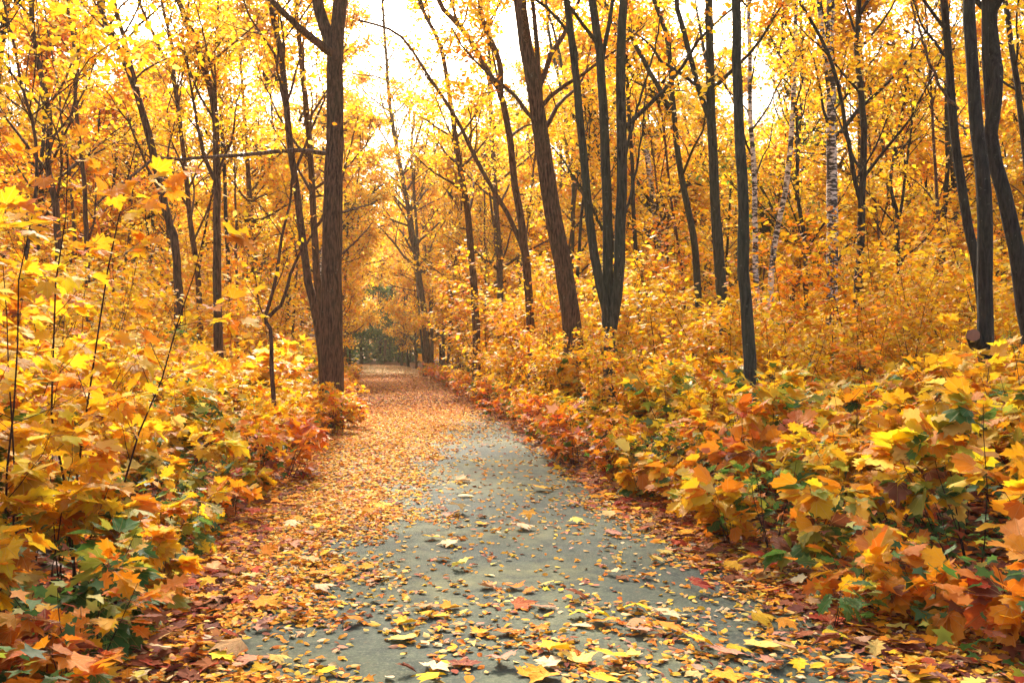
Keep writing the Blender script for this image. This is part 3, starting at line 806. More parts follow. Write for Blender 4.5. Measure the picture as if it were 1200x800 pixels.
# rows of near shrubs: y, offset from path centre, height, width, tone, shape
NEAR = []
def row(bank, rowname, ys, offs, hs, ws, tones, shapes, nl, ls, seed0):
    r = np.random.default_rng(seed0)
    for i, y in enumerate(ys):
        off = offs[i % len(offs)] + r.normal(0, .12)
        x = cx(y) + (off if bank == 'right' else -off)
        NEAR.append(dict(bank=bank, row=rowname, i=i, x=float(x), y=float(y + r.normal(0, .1)), h=hs[i % len(hs)] * r.uniform(.9, 1.1), w=ws[i % len(ws)], tone=tones[i % len(tones)],
                         shape=shapes[i % len(shapes)], nl=nl, ls=ls, seed=seed0 + i))
# left bank
row('left', 'edge', [3.75, 4.35, 4.9, 5.5, 6.1, 6.8, 7.6, 8.5, 9.4, 10.4], [2.05, 2.25, 2.35, 2.3], [.42, .55, .62, .7, .62, .75, .8], [.7, .8], ['red', 'orange', 'amber', 'green', 'golden', 'amber', 'mixed', 'golden', 'orange', 'golden'], ['maple', 'maple', 'oak', 'maple'], 135, .145, 300)
row('left', 'second', [3.9, 4.7, 5.4, 6.1, 7.0, 7.9, 8.9, 9.9, 10.9], [3.0, 3.1, 3.2], [1.0, 1.05, 1.2, 1.3, 1.35], [1.1], ['amber', 'golden', 'golden', 'golden', 'mixed'], ['maple'], 235, .16, 340)
row('left', 'third', [5.2, 5.8, 6.4, 7.0, 7.7, 8.4, 9.2, 10.1, 11.0], [3.9, 4.1], [1.85, 1.95, 2.0, 1.9], [1.6], ['golden', 'golden', 'amber', 'golden', 'golden'], ['maple'], 300, .165, 380)
row('left', 'fourth', [6.9, 7.2, 7.55, 7.9, 8.3, 8.7, 9.1, 9.6, 10.1, 10.6, 11.2], [4.7, 5.1], [2.5, 2.65, 2.6, 2.55], [1.7], ['golden', 'golden', 'amber', 'golden'], ['maple'], 300, .155, 420)
row('left', 'fifth', [8.6, 9.2, 9.8, 10.5, 11.2, 12.0], [5.9, 6.2], [2.8, 3.0, 2.8], [1.8], ['golden', 'golden', 'amber'], ['maple'], 300, .155, 450)
# right bank
row('right', 'edge', [4.0, 4.6, 5.2, 5.8, 6.5, 7.3, 8.1, 9.0, 9.9, 10.9], [3.0, 3.05, 2.85, 2.6, 2.5, 2.4, 2.3, 2.25, 2.2, 2.2], [.55, .7, .62, .5, .68, .8], [.8], ['orange', 'orange', 'orange', 'amber', 'amber', 'mixed', 'golden', 'mixed', 'amber', 'golden'], ['broad', 'oak', 'broad'], 120, .17, 500)
row('right', 'second', [4.6, 5.3, 6.0, 6.8, 7.7, 8.6, 9.6, 10.6], [3.75, 3.6, 3.4, 3.2, 3.1, 3.0, 3.0, 3.0], [1.1, 1.1, 1.15, 1.2], [1.1], ['orange', 'amber', 'amber', 'mixed', 'golden', 'mixed'], ['broad', 'oak', 'broad'], 170, .18, 540)
row('right', 'third', [6.2, 6.8, 7.5, 8.2, 8.9, 9.7, 10.7], [4.2, 4.0], [1.3, 1.35, 1.4], [1.3], ['amber', 'golden', 'mixed', 'amber', 'golden'], ['broad', 'maple', 'oak'], 220, .175, 580)
row('right', 'fourth', [7.6, 8.3, 9.0, 9.9, 10.9], [5.0], [1.5, 1.6], [1.4], ['mixed', 'golden', 'amber'], ['maple'], 280, .17, 620)
row('right', 'fifth', [9.2, 10.0, 10.8, 11.6], [6.0, 6.2], [1.65, 1.75], [1.5], ['golden', 'mixed', 'amber'], ['maple'], 290, .17, 650)

TONEW = {'golden': 'golden yellow', 'amber': 'amber', 'orange': 'orange', 'red': 'bright red-orange', 'green': 'dark green', 'mixed': 'yellow and green'}
HW = lambda h: 'knee-high' if h < .75 else ('waist-high' if h < 1.15 else ('chest-high' if h < 1.65 else 'man-high' if h < 2.1 else 'overhead-high'))
ROWW = {'second': 'second row from the path', 'third': 'third row from the path', 'back': 'fourth row from the path', 'far back': 'fifth row from the path'}
for s in NEAR:
    kind = 'oak_shrub' if s['shape'] == 'oak' else 'maple_shrub'
    sp = 'oak' if s['shape'] == 'oak' else 'maple'
    nl = s['nl'] if s['y'] < 9 else int(s['nl'] * .9)
    o = near_shrub(kind, s['x'], s['y'], s['h'], s['w'], 5 if s['h'] < 1.4 else 6, nl, s['ls'], TOPS[s['tone']], BOTS[s['tone']], s['shape'], s['seed'], low=.2 if s['h'] < .9 else (.5 if s['h'] < 1.5 else .22))
    lab = f"{TONEW[s['tone']]} {sp} shrub, {ordw(s['i'])}{'' if s['i'] == 0 else ' from the front'} in the {s['bank']} bank's {s['row']} row"
    tag(o, lab, 'shrub', 'shrubs crowding the %s bank of the path' % s['bank'])

# the green seedlings one can make out by the path
for (px, py, d, h, lab, nl, ls) in [(965, 650, 5.75, .38, 'bright green young oak seedling in front of the orange shrubs on the right verge', 34, .13),
                                (190, 655, 6.3, .42, 'dark glossy green seedling at the left path edge below the yellow maple leaves', 55, .12),
                                (905, 500, 7.8, .85, 'upright light green seedling among the amber leaves of the right bank', 50, .12)]:
    x = (px - 600) * d / F
    o = near_shrub('green_seedling', x, d, h, .5, 3, nl, ls, TOPS['green'], BOTS['green'], 'oak', 900 + px, low=.3)
    tag(o, lab, 'seedling')

# ---- templates for middle-distance shrubs, shared by copies: joined leaves
def shrub_template(kind, h, w, ns, nleaf, lsize, pal_top, pal_bot, seed, temps, low=.2):
    r = np.random.default_rng(seed)
    P1, R1, P2, R2, k2, pos, pos2, Fm, S = shrub_geometry(r, h, w, ns, nleaf, lsize, low)
    stems = []
    for b in range(len(P1)):
        g = Geo(); g.tubes(P1[b:b + 1], R1[b:b + 1], 5); m = k2 == b; g.tubes(P2[m], R2[m], 3); stems.append(g.mesh('stem', M_TWIG))
    hh = np.clip(pos2[:, 2] / h, 0, 1)
    ct = palette(r, len(pos2), *pal_top); cb = palette(r, len(pos2), *pal_bot)
    C = np.where((r.random(len(pos2)) < np.clip((hh - .12) * 1.8, .03, .98))[:, None], ct, cb)
    fm = leaves_mesh('foliage', temps, pos2, Fm, S, C, r, M_LEAFM)
    return dict(kind=kind, stems=stems, fol=fm, h=h)
PB = ([GOLD, GRN, BRN, YGRN, AMB], [4, 1.6, 1, 2, 2])
PBO = ([ORG, BRN, RED, GRN, AMB], [3, 2, 1, 1.5, 2])
TM = {'golden': [shrub_template('maple_shrub', 1.25, 1.3, 6, 420, .125, *[PAL_GOLD, PB], 700 + i, T_ML) for i in range(3)],
      'amber': [shrub_template('maple_shrub', 1.15, 1.3, 6, 420, .125, *[PAL_ORANGE, PBO], 710 + i, T_ML) for i in range(3)],
      'orange': [shrub_template('maple_shrub', .7, 1.1, 6, 300, .11, *[([ORG, AMB, RORG, (.60, .26, .15)], [3, 3, 1, 1]), PBO], 720 + i, T_ML) for i in range(2)],
      'mixed': [shrub_template('maple_shrub', 1.15, 1.3, 6, 420, .12, *[PAL_YG, PB], 730 + i, T_ML) for i in range(2)]}
SAP = {'golden': [shrub_template('maple_sapling', 3.0, 1.6, 5, 900, .125, *[PAL_GOLD, PAL_GOLD], 740 + i, T_LB, .15) for i in range(4)],
       'amber': [shrub_template('maple_sapling', 2.8, 1.6, 5, 900, .125, *[PAL_ORANGE, PAL_GOLD], 750 + i, T_LB, .15) for i in range(3)],
       'mixed': [shrub_template('maple_sapling', 2.6, 1.6, 5, 850, .12, *[PAL_YG, PAL_YG], 760 + i, T_LB, .12) for i in range(2)]}
TALL = {'golden': [shrub_template('maple_sapling', 5.0, 2.6, 5, 1700, .15, *[PAL_GOLD, PAL_GOLD], 780 + i, T_LB, .2) for i in range(3)],
        'amber': [shrub_template('maple_sapling', 4.6, 2.4, 5, 1500, .15, *[PAL_ORANGE, PAL_GOLD], 790 + i, T_LB, .2) for i in range(2)]}
def place_template(T, x, y, sc, rz):
    z = float(surf_z(np.array([x]), np.array([y]))[0])
    t = link(T['kind'], None, None, (x, y, z)); t.empty_display_size = .2
    t.scale = (sc * random.uniform(.9, 1.15), sc * random.uniform(.9, 1.15), sc); t.rotation_euler = (random.uniform(-.05, .05), random.uniform(-.05, .05), rz)
    for m in T['stems']: link('stem', m, t)
    link('foliage', T['fol'], t)['kind'] = 'stuff'
    return t

LANDS = sorted(LAND, key=lambda q: q[0])
def between(px):
    lo = None; hi = None
    for p, d, s in LANDS:
        if 40 < p < 1190:
            if p <= px: lo = s
            elif hi is None: hi = s
    return lo, hi
REG = {}
def register(o, px, d, what, cat, group):
    lo, hi = between(px)
    where = f'between {lo[4:]} and {hi[4:]}' if lo and hi else (f'left of {hi[4:]}' if hi else f'right of {lo[4:]}')
    REG.setdefault((what, where, cat), []).append((d, o)); o['group'] = group
def flush_labels():
    for (what, where, cat), L in REG.items():
        L.sort(key=lambda q: q[0])
        for i, (d, o) in enumerate(L):
            if len(L) == 1: lab = f'{what} {where}'
            elif i == 0: lab = f'nearest {what} {where}'
            elif i == len(L) - 1: lab = f'farthest {what} {where}'
            else: lab = f'{ordw(i)}-nearest {what} {where}'
            tag(o, lab, cat)

r = np.random.default_rng(77)
def blocked(x, y, lst, dmin):
    return any((x - a) ** 2 + (y - b) ** 2 < dmin * dmin for a, b in lst)
spots = [(s['x'], s['y']) for s in NEAR]
# middle shrubs 11-34 m, both banks, denser at the path edge
cand = []
for bank in (-1, 1):
    y = 11.3
    while y < 62:
        step = .85 + (y - 11) * .045
        # the edge row
        off = 2.2 + r.normal(0, .1)
        cand.append((cx(y) + bank * off, y, 'edge', bank))
        maxu = 640 * y / F + 1.5
        k = 1
        u = off + 1.0 + (y - 11) * .03
        while True:
            x = cx(y) + bank * (u + r.normal(0, .15))
            if abs(x) > maxu or k > (7 if y < 24 else 3): break
            cand.append((x, y + r.normal(0, .25), 'inner', bank)); u += (1.05 + (y - 11) * .035) * (1 + .12 * k); k += 1
        y += step
nmid = 0
for x, y, wh, bank in cand:
    px = px_of(x, y)
    if px < -60 or px > 1260 or nmid > 285: continue
    if wh == 'edge':
        tone = r.choice(['orange', 'amber', 'golden', 'mixed'], p=[.45, .3, .1, .15] if bank > 0 else [.14, .36, .4, .1]); sc = r.uniform(.9, 1.15) * (.8 if tone != 'orange' else 1.25)
    else:
        tone = r.choice(['golden', 'amber', 'mixed'], p=[.45, .25, .3] if bank > 0 else [.62, .22, .16]); sc = r.uniform(.95, 1.35) * (1.0 + .3 * min(1, max(0, (y - 12) / 8)))
    T = TM[tone][r.integers(0, len(TM[tone]))]
    o = place_template(T, float(x), float(y), float(sc), float(r.uniform(0, 6.28)))
    spots.append((x, y)); nmid += 1
    w = {'orange': 'orange shrub', 'amber': 'amber shrub', 'golden': 'golden shrub', 'mixed': 'yellow-green shrub'}[tone]
    register(o, px, y, ('path-edge ' if wh == 'edge' else '') + w, 'shrub', 'shrubs filling the %s side of the wood' % ('left' if bank < 0 else 'right'))
for px, y, sc, tone in [(362, 18.9, .95, 'golden'), (379, 18.4, .95, 'amber'), (398, 19.0, .9, 'golden'), (410, 20.4, .85, 'amber'), (345, 17.4, 1.0, 'golden'), (368, 16.9, .6, 'amber')]:
    x = (px - 600) * y / F
    o = place_template(TM[tone][int(px) % len(TM[tone])], x, y, sc, px * .7)
    register(o, px, y, tone + ' trunk-foot shrub', 'shrub', 'shrubs filling the left side of the wood')
# saplings 13-60 m
nsap = 0
for k in range(2400):
    if nsap >= 270: break
    y = 12.5 + 55 * r.random() ** 1.25
    px = r.uniform(-30, 1230)
    x = (px - 600) * y / F
    u = x - cx(y)
    if abs(u) < 3.6 + .02 * y: continue
    if px > 640 and y < 14: continue
    if px > 640 and r.random() < .35: continue
    if any((x - a) ** 2 + (y - b) ** 2 < (1.0 + .015 * y) ** 2 for a, b in placed): continue
    placed.append((x, y))
    tone = r.choice(['golden', 'amber', 'mixed'], p=[.62, .24, .14])
    T = SAP[tone][r.integers(0, len(SAP[tone]))]
    sc = float(r.uniform(.6, .85) if y < 20 else r.uniform(.75, 1.3))
    o = place_template(T, float(x), float(y), sc, float(r.uniform(0, 6.28)))
    w = {'amber': 'amber-leaved sapling', 'golden': 'golden maple sapling', 'mixed': 'yellow-green sapling'}[tone]
    register(o, px, y, w, 'sapling', 'maple saplings standing among the trees')
    nsap += 1

tall = [(515, 27, 1), (540, 24, .85), (572, 22, .8), (598, 26, 1), (640, 26, 1), (560, 34, 1.1), (625, 34, 1.1), (520, 44, 1.2), (585, 44, 1.3), (690, 22, .8), (740, 21, .8), (760, 26, 1), (795, 19, .75), (815, 30, 1.1),
        (855, 24, .9), (835, 17, .7), (900, 36, 1.0), (960, 18, .8), (990, 28, 1.1), (1030, 19, .85), (1060, 22, .9), (1040, 32, 1.2), (1085, 17, .8), (1100, 24, 1), (1125, 21, .95),
        (1170, 19, .95), (1185, 25, 1.1), (1195, 16, .8), (30, 14, .8), (-5, 12, .8), (60, 18, .9), (110, 16, .75), (140, 24, 1), (180, 28, 1), (215, 32, 1.1), (280, 27, .9), (300, 36, 1.1), (330, 30, .95), (345, 42, 1.2), (408, 40, .9), (90, 30, 1.2), (20, 24, 1.1)]
for i, (px, y, sc) in enumerate(tall):
    x = (px - 600) * y / F
    if abs(x - cx(y)) < 2.9: x = cx(y) + math.copysign(2.9, x - cx(y)); px = px_of(x, y)
    tone = 'amber' if i % 3 == 2 else 'golden'; T = TALL[tone][i % len(TALL[tone])]
    o = place_template(T, float(x), float(y), float(sc * r.uniform(.9, 1.1)), float(r.uniform(0, 6.28)))
    register(o, px, y, 'tall ' + {'amber': 'amber sapling', 'golden': 'golden sapling'}[tone], 'sapling', 'tall leafy saplings among the trunks')
for i, (p0, d0, s0) in enumerate(LAND):
    if p0 < 520 or d0 > 45 or d0 < 16: continue
    for q, dpx in enumerate((-14, 12)):
        y = d0 - r.uniform(.9, 1.6); px = p0 + dpx + r.normal(0, 5); x = (px - 600) * y / F
        if abs(x - cx(y)) < 2.4: continue
        tone = ['golden', 'amber', 'golden'][(i + q) % 3]
        top = EYE + (HOR - r.uniform(352, 392)) * y / F
        T = SAP[tone][(i + q) % len(SAP[tone])]
        o = place_template(T, float(x), float(y), float(top / 2.9), float(r.uniform(0, 6.28)))
        register(o, px, y, {'amber': 'amber-leaved sapling', 'golden': 'golden maple sapling'}[tone], 'sapling', 'maple saplings standing among the trees')

# ------------------------------------------------------------------ background trees from shared templates
def tree_template(seed, H, r0, mat, leaves, lsize, pal, h0=.22, nb=16, blen=3.2, sub=(5, 4), spread=.34, elev=.6, lean=.04):
    r = np.random.default_rng(seed)
    n = 16
    P = grow(np.array([[0, 0, -.15]]), np.array([[r.normal(0, lean), r.normal(0, lean), 1]]), np.array([H]), n - 1, .035, .02, r)[0]
    s = np.linspace(0, 1, n); R = r0 * (1.1 - .9 * s)
    parts = [('trunk', trunk_mesh('trunk', P, R, 8, mat, r), None)]
    geos, LP = tree_geometry(P, R, r, h0, nb, blen, elev, leaves, lsize, spread, sub)
    g = Geo()
    for q in geos:
        for v, f in zip(q.V, q.Q): g.add(v, f)
    parts.append(('branches', g.mesh('branches', mat if mat is not M_BIRCH else M_DARK), 'stuff'))
    S = lsize * r.uniform(.6, 1.3, len(LP))
    parts.append(('crown', leaves_mesh('crown', T_K, LP, leaf_frames(r, len(LP)), S, palette(r, len(LP), *pal), r, M_CROWN), 'stuff'))
    return parts
BT = [tree_template(800, 15, .13, M_BROWN, 14000, .16, PAL_GOLD, .16, 20, 3.2),
      tree_template(801, 17, .15, M_DARK, 12000, .16, PAL_GOLD, .2, 20, 3.4),
      tree_template(802, 13, .10, M_DARK, 9000, .15, PAL_ORANGE, .15, 20, 2.8),
      tree_template(803, 18, .15, M_GREEN, 12000, .16, PAL_YG, .2, 20, 3.4),
      tree_template(804, 19, .13, M_BIRCH, 11000, .15, PAL_GOLD, .2, 22, 3.0),
      tree_template(805, 14, .11, M_BROWN, 14000, .15, PAL_GOLD, .12, 22, 3.0),
      tree_template(806, 11, .07, M_DARK, 2500, .13, PAL_ORANGE, .2, 18, 2.2)]
BT.append(tree_template(807, 13, .055, M_BROWN, 1400, .13, PAL_GOLD, .35, 12, 1.6, elev=1.0))
BT.append(tree_template(808, 15, .065, M_DARK, 1800, .13, PAL_GOLD, .4, 12, 1.8, elev=1.0))
BTN = ['brown tree with yellow crown', 'tall dark tree with golden crown', 'dark orange-crowned tree', 'tall greenish tree', 'distant birch', 'bushy brown tree', 'thin half-bare tree', 'slender brown pole tree', 'slender dark pole tree']
def place_tree(parts, x, y, sc, rz, name='background_tree'):
    t = link(name, None, None, (x, y, float(surf_z(np.array([x]), np.array([y]))[0])))
    t.scale = (sc, sc, sc); t.rotation_euler = (0, 0, rz); t.empty_display_size = .3
    for n, m, k in parts:
        o = link(n, m, t)
        if k: o['kind'] = k
    return t
pt = [((p - 600) * d / F, d) for p, d, s in LAND]
nbt = 0
for k in range(6000):
    if nbt >= 215: break
    y = 26 + 66 * r.random() ** .9
    px = r.uniform(-80, 1280)
    if nbt > 110: y = 20 + (y - 26) * .6
    x = (px - 600) * y / F
    u = x - cx(y)
    if abs(u) < 3.6 + y * .01: continue
    if 440 < px < 480 and y < 60: continue          # the opening over the path
    if any((x - a) ** 2 + (y - b) ** 2 < 2.4 ** 2 for a, b in pt): continue
    pt.append((x, y))
    if nbt > 110: i = int(r.choice([7, 8])); y = min(y, 70); 
    elif px > 620: i = r.choice(7, p=[.12, .2, .16, .16, .12, .1, .14])
    else: i = r.choice(7, p=[.26, .1, .12, .06, .04, .26, .16])
    sc = float(r.uniform(.8, 1.15))
    o = place_tree(BT[i], x, y, sc, float(r.uniform(0, 6.28)), 'birch_tree' if i == 4 else 'background_tree')
    register(o, px, y, BTN[i], 'tree', 'trees standing deeper in the wood')
    nbt += 1

for px, y, sc, i in [(438, 98, 1.5, 6), (470, 94, 1.55, 6), (498, 74, 1.3, 6), (400, 70, 1.35, 0), (505, 68, 1.0, 0), (520, 78, 1.1, 5), (538, 64, 1.0, 0), (556, 84, 1.15, 1), (572, 62, 1.0, 5), (596, 72, 1.1, 0), (614, 88, 1.2, 5), (497, 92, 1.0, 5), (478, 100, .95, 0), 
                     (398, 88, 1.0, 0), (405, 76, 1.0, 5), (411, 64, 1.0, 0), (402, 52, .95, 5), (530, 50, .85, 0), (548, 96, 1.3, 0), (488, 84, .8, 5), (392, 100, 1.2, 0), (472, 136, 1.2, 5), (448, 140, 1.2, 0), (430, 134, 1.2, 5)]:
    x = (px - 600) * y / F
    if abs(x - cx(y)) < 2.8: x = cx(y) + (3.0 if x > cx(y) else -3.0); px = px_of(x, y)
    o = place_tree(BT[i], float(x), y, sc, float(r.uniform(0, 6.28)), 'background_tree')
    register(o, px, y, BTN[i], 'tree', 'trees standing deeper in the wood')
# dark green group where the path disappears
DG = tree_template(820, 9, .16, M_DARK, 5000, .22, PAL_GREEN, .15, 20, 2.6)
dgl = ['leftmost dark green tree behind the far bend of the path', 'dark green tree in the middle of the gap behind the far bend', 'rightmost dark green tree behind the far bend of the path',
       'back dark green tree filling the gap behind the far bend', 'low dark green tree closing the gap left of the bend', 'dark green tree partly behind the trunk at the path bend']
for (px, y, sc), lb in zip([(424, 110, 1.0), (445, 114, 1.05), (468, 109, .9), (457, 120, 1.2), (410, 104, .7), (481, 112, .75)], dgl):
    o = place_tree(DG, (px - 600) * y / F, y, sc, px * .1, 'dark_green_tree'); tag(o, lb, 'tree', 'dark trees where the path disappears')

GT = [shrub_template('green_shrub', 1.3, 1.5, 6, 500, .14, *[([GRN, (.05, .11, .03), YGRN], [4, 3, 1]), ([GRN, (.05, .11, .03)], [1, 1])], 770 + i, T_LB, .05) for i in range(2)]
for i, (px, y, sc) in enumerate([(398, 112, 2.2), (414, 116, 2.8), (428, 113, 2.4), (441, 118, 3.2), (455, 115, 2.6), (469, 118, 3.0), (483, 113, 2.4), (434, 126, 3.6), (462, 127, 3.8), (408, 125, 3.4), (488, 124, 3.4), (448, 108, 1.2), (474, 108, 1.3)]):
    x = (px - 600) * y / F
    o = place_template(GT[i % 2], x, y, sc, i * 1.3)
    register(o, px, y, 'dark green thicket bush behind the far bend', 'bush', 'bushes closing the far bend')
# far-off wood that reads as one mass
n = 170000
fx = r.uniform(-1, 1, n); fy = r.uniform(96, 150, n)
fx = fx * fy * .62
fh = .3 + 22 * r.random(n) ** .9
clump = np.sin(fx * .5) * np.sin(fy * .4 + fx * .13) + .6 * np.sin(fx * 1.3 + fh * .5)
fh = np.clip(fh * (1 + .12 * clump), .2, 26)
keep = (np.abs(fx - cx(fy)) > 3) | (fh > 5)
keep &= r.random(n) < np.where(fh > 15, .55, 1)
gapx = 600 + fx * F / fy
keep &= ~((gapx > 400) & (gapx < 492) & (fh < 9) & (fy < 136))
keep &= ~((gapx > 425) & (gapx < 485) & (fh > 19))
fx, fy, fh = fx[keep], fy[keep], fh[keep]; n = len(fx)
fw = link('far_wood', leaves_mesh('far_wood', T_K, np.stack([fx, fy, fh], -1), leaf_frames(r, n), r.uniform(.4, .85, n), palette(r, n, *PAL_GOLD), r, M_CROWN))
tag(fw, 'far-off mass of golden foliage closing the wood', 'wood', kind='stuff')
m = 170
ty = r.uniform(94, 148, m); tx = r.uniform(-1, 1, m) * ty * .6
ok = np.abs(tx - cx(ty)) > 4; tx, ty = tx[ok], ty[ok]; m = len(tx)
P = grow(np.stack([tx, ty, np.full(m, -.2)], -1), np.tile([0., 0, 1], (m, 1)) + r.normal(0, .05, (m, 3)), r.uniform(12, 22, m), 8, .03, .02, r)
g = Geo(); g.tubes(P, taper(r.uniform(.1, .2, m), 9, .3), 5)
tag(link('far_trunks', g.mesh('far_trunks', M_BROWN)), 'thin far-off trunks inside the golden wood', 'wood', kind='stuff')

# ------------------------------------------------------------------ foliage sprays hanging into view (low twigs of the near trees) on the far left
for i, (px, py, d, lab) in enumerate([(95, 165, 6.4, 'golden-orange leaf spray hanging over the tall saplings at the upper left'),
                                      (15, 230, 5.6, 'bright yellow leafy young maple at the left picture edge')]):
    x = (px - 600) * d / F
    o = near_shrub('maple_sapling', x, d, EYE + (HOR - py) * d / F + .1, .7, 3, 200, .125, TOPS['golden' if i else 'amber'], TOPS['golden'], 'maple', 950 + i, low=.35)
    tag(o, lab, 'sapling')

# ------------------------------------------------------------------ leaves on the ground
r = np.random.default_rng(99)
RB_Y = [3, 4.8, 6.7, 8.9, 12.4, 20.7, 27, 36, 200]; RB_X = [2.2, 2.0, 1.55, 1.2, .95, .45, -.1, -2.2, -30]
def density(x, y):
    nz = .16 * np.sin(2.3 * y + 1.1 * x) + .12 * np.sin(5.1 * y + 3 * x) + .1 * np.sin(9.7 * x + 2.2 * y)
    u = x - cx(y)
    left = 1 / (1 + np.exp((x - (-1.22 + nz)) / np.where(y < 9, .10, .16)))
    right = 1 / (1 + np.exp(-(x - (np.interp(y, RB_Y, RB_X) + nz)) / .12)) * .8
    cen = .055 + .05 * np.clip(nz * 4, 0, 1) + np.where(y < 6.4, .30 * (6.4 - y), 0) * (.7 + 2.4 * nz) + np.clip((y - 17) / 40, 0, .3)
    dd = np.clip(left + right + cen, 0, 1)
    dd = np.maximum(dd, np.clip((y - 24) / 12, 0, 1) * (.72 - .35 * np.clip((y - 45) / 30, 0, 1)))
    return dd * np.where(np.abs(u) > 3.0, .45, 1)
def litter(name, y0, y1, dens, size, temps, pal, label, halfw=2.6, zoff=.004, extra_density=None, fades=False):
    area = (y1 - y0) * 2 * halfw; n = int(area * dens)
    y = r.uniform(y0, y1, n); x = cx(y) + r.uniform(-halfw, halfw, n)
    dfn = extra_density or density
    fade = np.clip((y - y0) / (.18 * y0), 0, 1) * np.clip((y1 - y) / (.15 * y1), 0, 1) if fades else 1
    k = r.random(n) < dfn(x, y) * fade
    x, y = x[k], y[k]; n = len(x)
    # keep only what the lens could see, with a margin
    k = np.abs(x) < y * .56 + 1.2; x, y = x[k], y[k]; n = len(x)
    stack = r.random(n) ** 2 * .03 * density(x, y)
    P = np.stack([x, y, surf_z(x, y) + zoff + stack], -1)
    az = r.uniform(0, 2 * np.pi, n)
    D = np.stack([np.cos(az), np.sin(az), r.normal(0, .13, n)], -1)
    U = np.stack([r.normal(0, .2, n), r.normal(0, .2, n), np.ones(n)], -1)
    P[:, 2] += .12 * size
    S = size * r.uniform(.6, 1.35, n)
    C = palette(r, n, *pal, .14)
    return tag(link(name, leaves_mesh(name, temps, P, frames(D, U), S, C, r, M_LITTER)), label, 'fallen leaves', kind='stuff')
PL = ([(.78, .46, .05), (.76, .36, .03), (.78, .50, .14), (.76, .50, .26), (.74, .27, .025), (.52, .21, .12), (.62, .17, .02), BRN], [2.6, 4, 2.4, 1.4, 3.6, 1.8, 1.8, 1.0])
litter('fallen_leaves', 3.3, 11, 1150, .052, T_CHIP, PL, 'small yellow and tan leaves carpeting the near stretch of the path')
litter('fallen_leaves', 9.5, 30, 620, .060, T_CHIP, PL, 'small fallen leaves carpeting the middle stretch of the path', fades=True)
PLF = ([(.70, .34, .04), (.70, .42, .14), (.66, .24, .03), (.48, .19, .12), (.55, .15, .02), BRN, (.16, .07, .07)], [3, 1.8, 3, 2.6, 1.8, 1.8, 1.6])
litter('fallen_leaves', 23, 68, 230, .085, T_K, PLF, fades=True, label= 'fallen leaves covering the far stretch of the path')
litter('fallen_leaves', 54, 118, 36, .13, T_K, ([(.72, .50, .22), (.74, .56, .34), (.66, .36, .10)], [3, 3, 2]), fades=True, label= 'pale fallen leaves where the path fades into the bend')
# red-brown oak and maple litter under the shrubs
PBR = ([BRN, RED, (.34, .11, .035), ORG, AMB, (.16, .05, .035), GOLD], [4, 2, 3, 1.6, 1.4, 2, 1])
def dens_edge(x, y):
    u = np.abs(x - cx(y)); return np.clip((u - 1.5) / .4, 0, 1) * np.clip(1.3 - (u - 3) * .12, .5, 1)
litter('leaf_litter', 3.3, 13, 170, .115, [T_MAPLE[1], T_MAPLE[3], T_OAK[1]], PBR, 'red-brown oak and maple leaf litter under the near shrubs', 5.5, .01, dens_edge)
litter('leaf_litter', 13, 40, 40, .13, T_ML, PBR, 'red-brown leaf litter under the farther shrubs', 8, .01, dens_edge)

# low green and orange undergrowth close to the ground
def undergrowth(name, y0, y1, dens, size, hmax, pal, lab):
    n = int((y1 - y0) * 11 * dens)
    y = r.uniform(y0, y1, n); u = r.uniform(2.1, 7.5, n) * r.choice([-1, 1], n); x = cx(y) + u
    k = (np.abs(x) < y * .55 + 1) & (np.sin(2.1 * x + y) * np.sin(1.3 * y - x) > -.45); x, y = x[k], y[k]; n = len(x)
    z = surf_z(x, y) + .04 + hmax * r.random(n) ** 1.3
    return tag(link(name, leaves_mesh(name, T_ML if y0 < 12 else T_LB, np.stack([x, y, z], -1), leaf_frames(r, n, .2, .5), size * r.uniform(.6, 1.3, n), palette(r, n, *pal), r, M_LEAFM)), lab, 'undergrowth', kind='stuff')
undergrowth('undergrowth', 3.6, 13, 120, .085, .5, ([GRN, (.05, .12, .03), YGRN, BRN, ORG], [4, 3, 1.5, 1.5, 1]), 'low dark green undergrowth beneath the near shrubs')
undergrowth('undergrowth', 13, 40, 34, .10, .6, ([GRN, YGRN, GOLD, ORG, BRN], [3, 2, 2, 1.5, 1.5]), 'low mixed undergrowth beneath the farther shrubs')

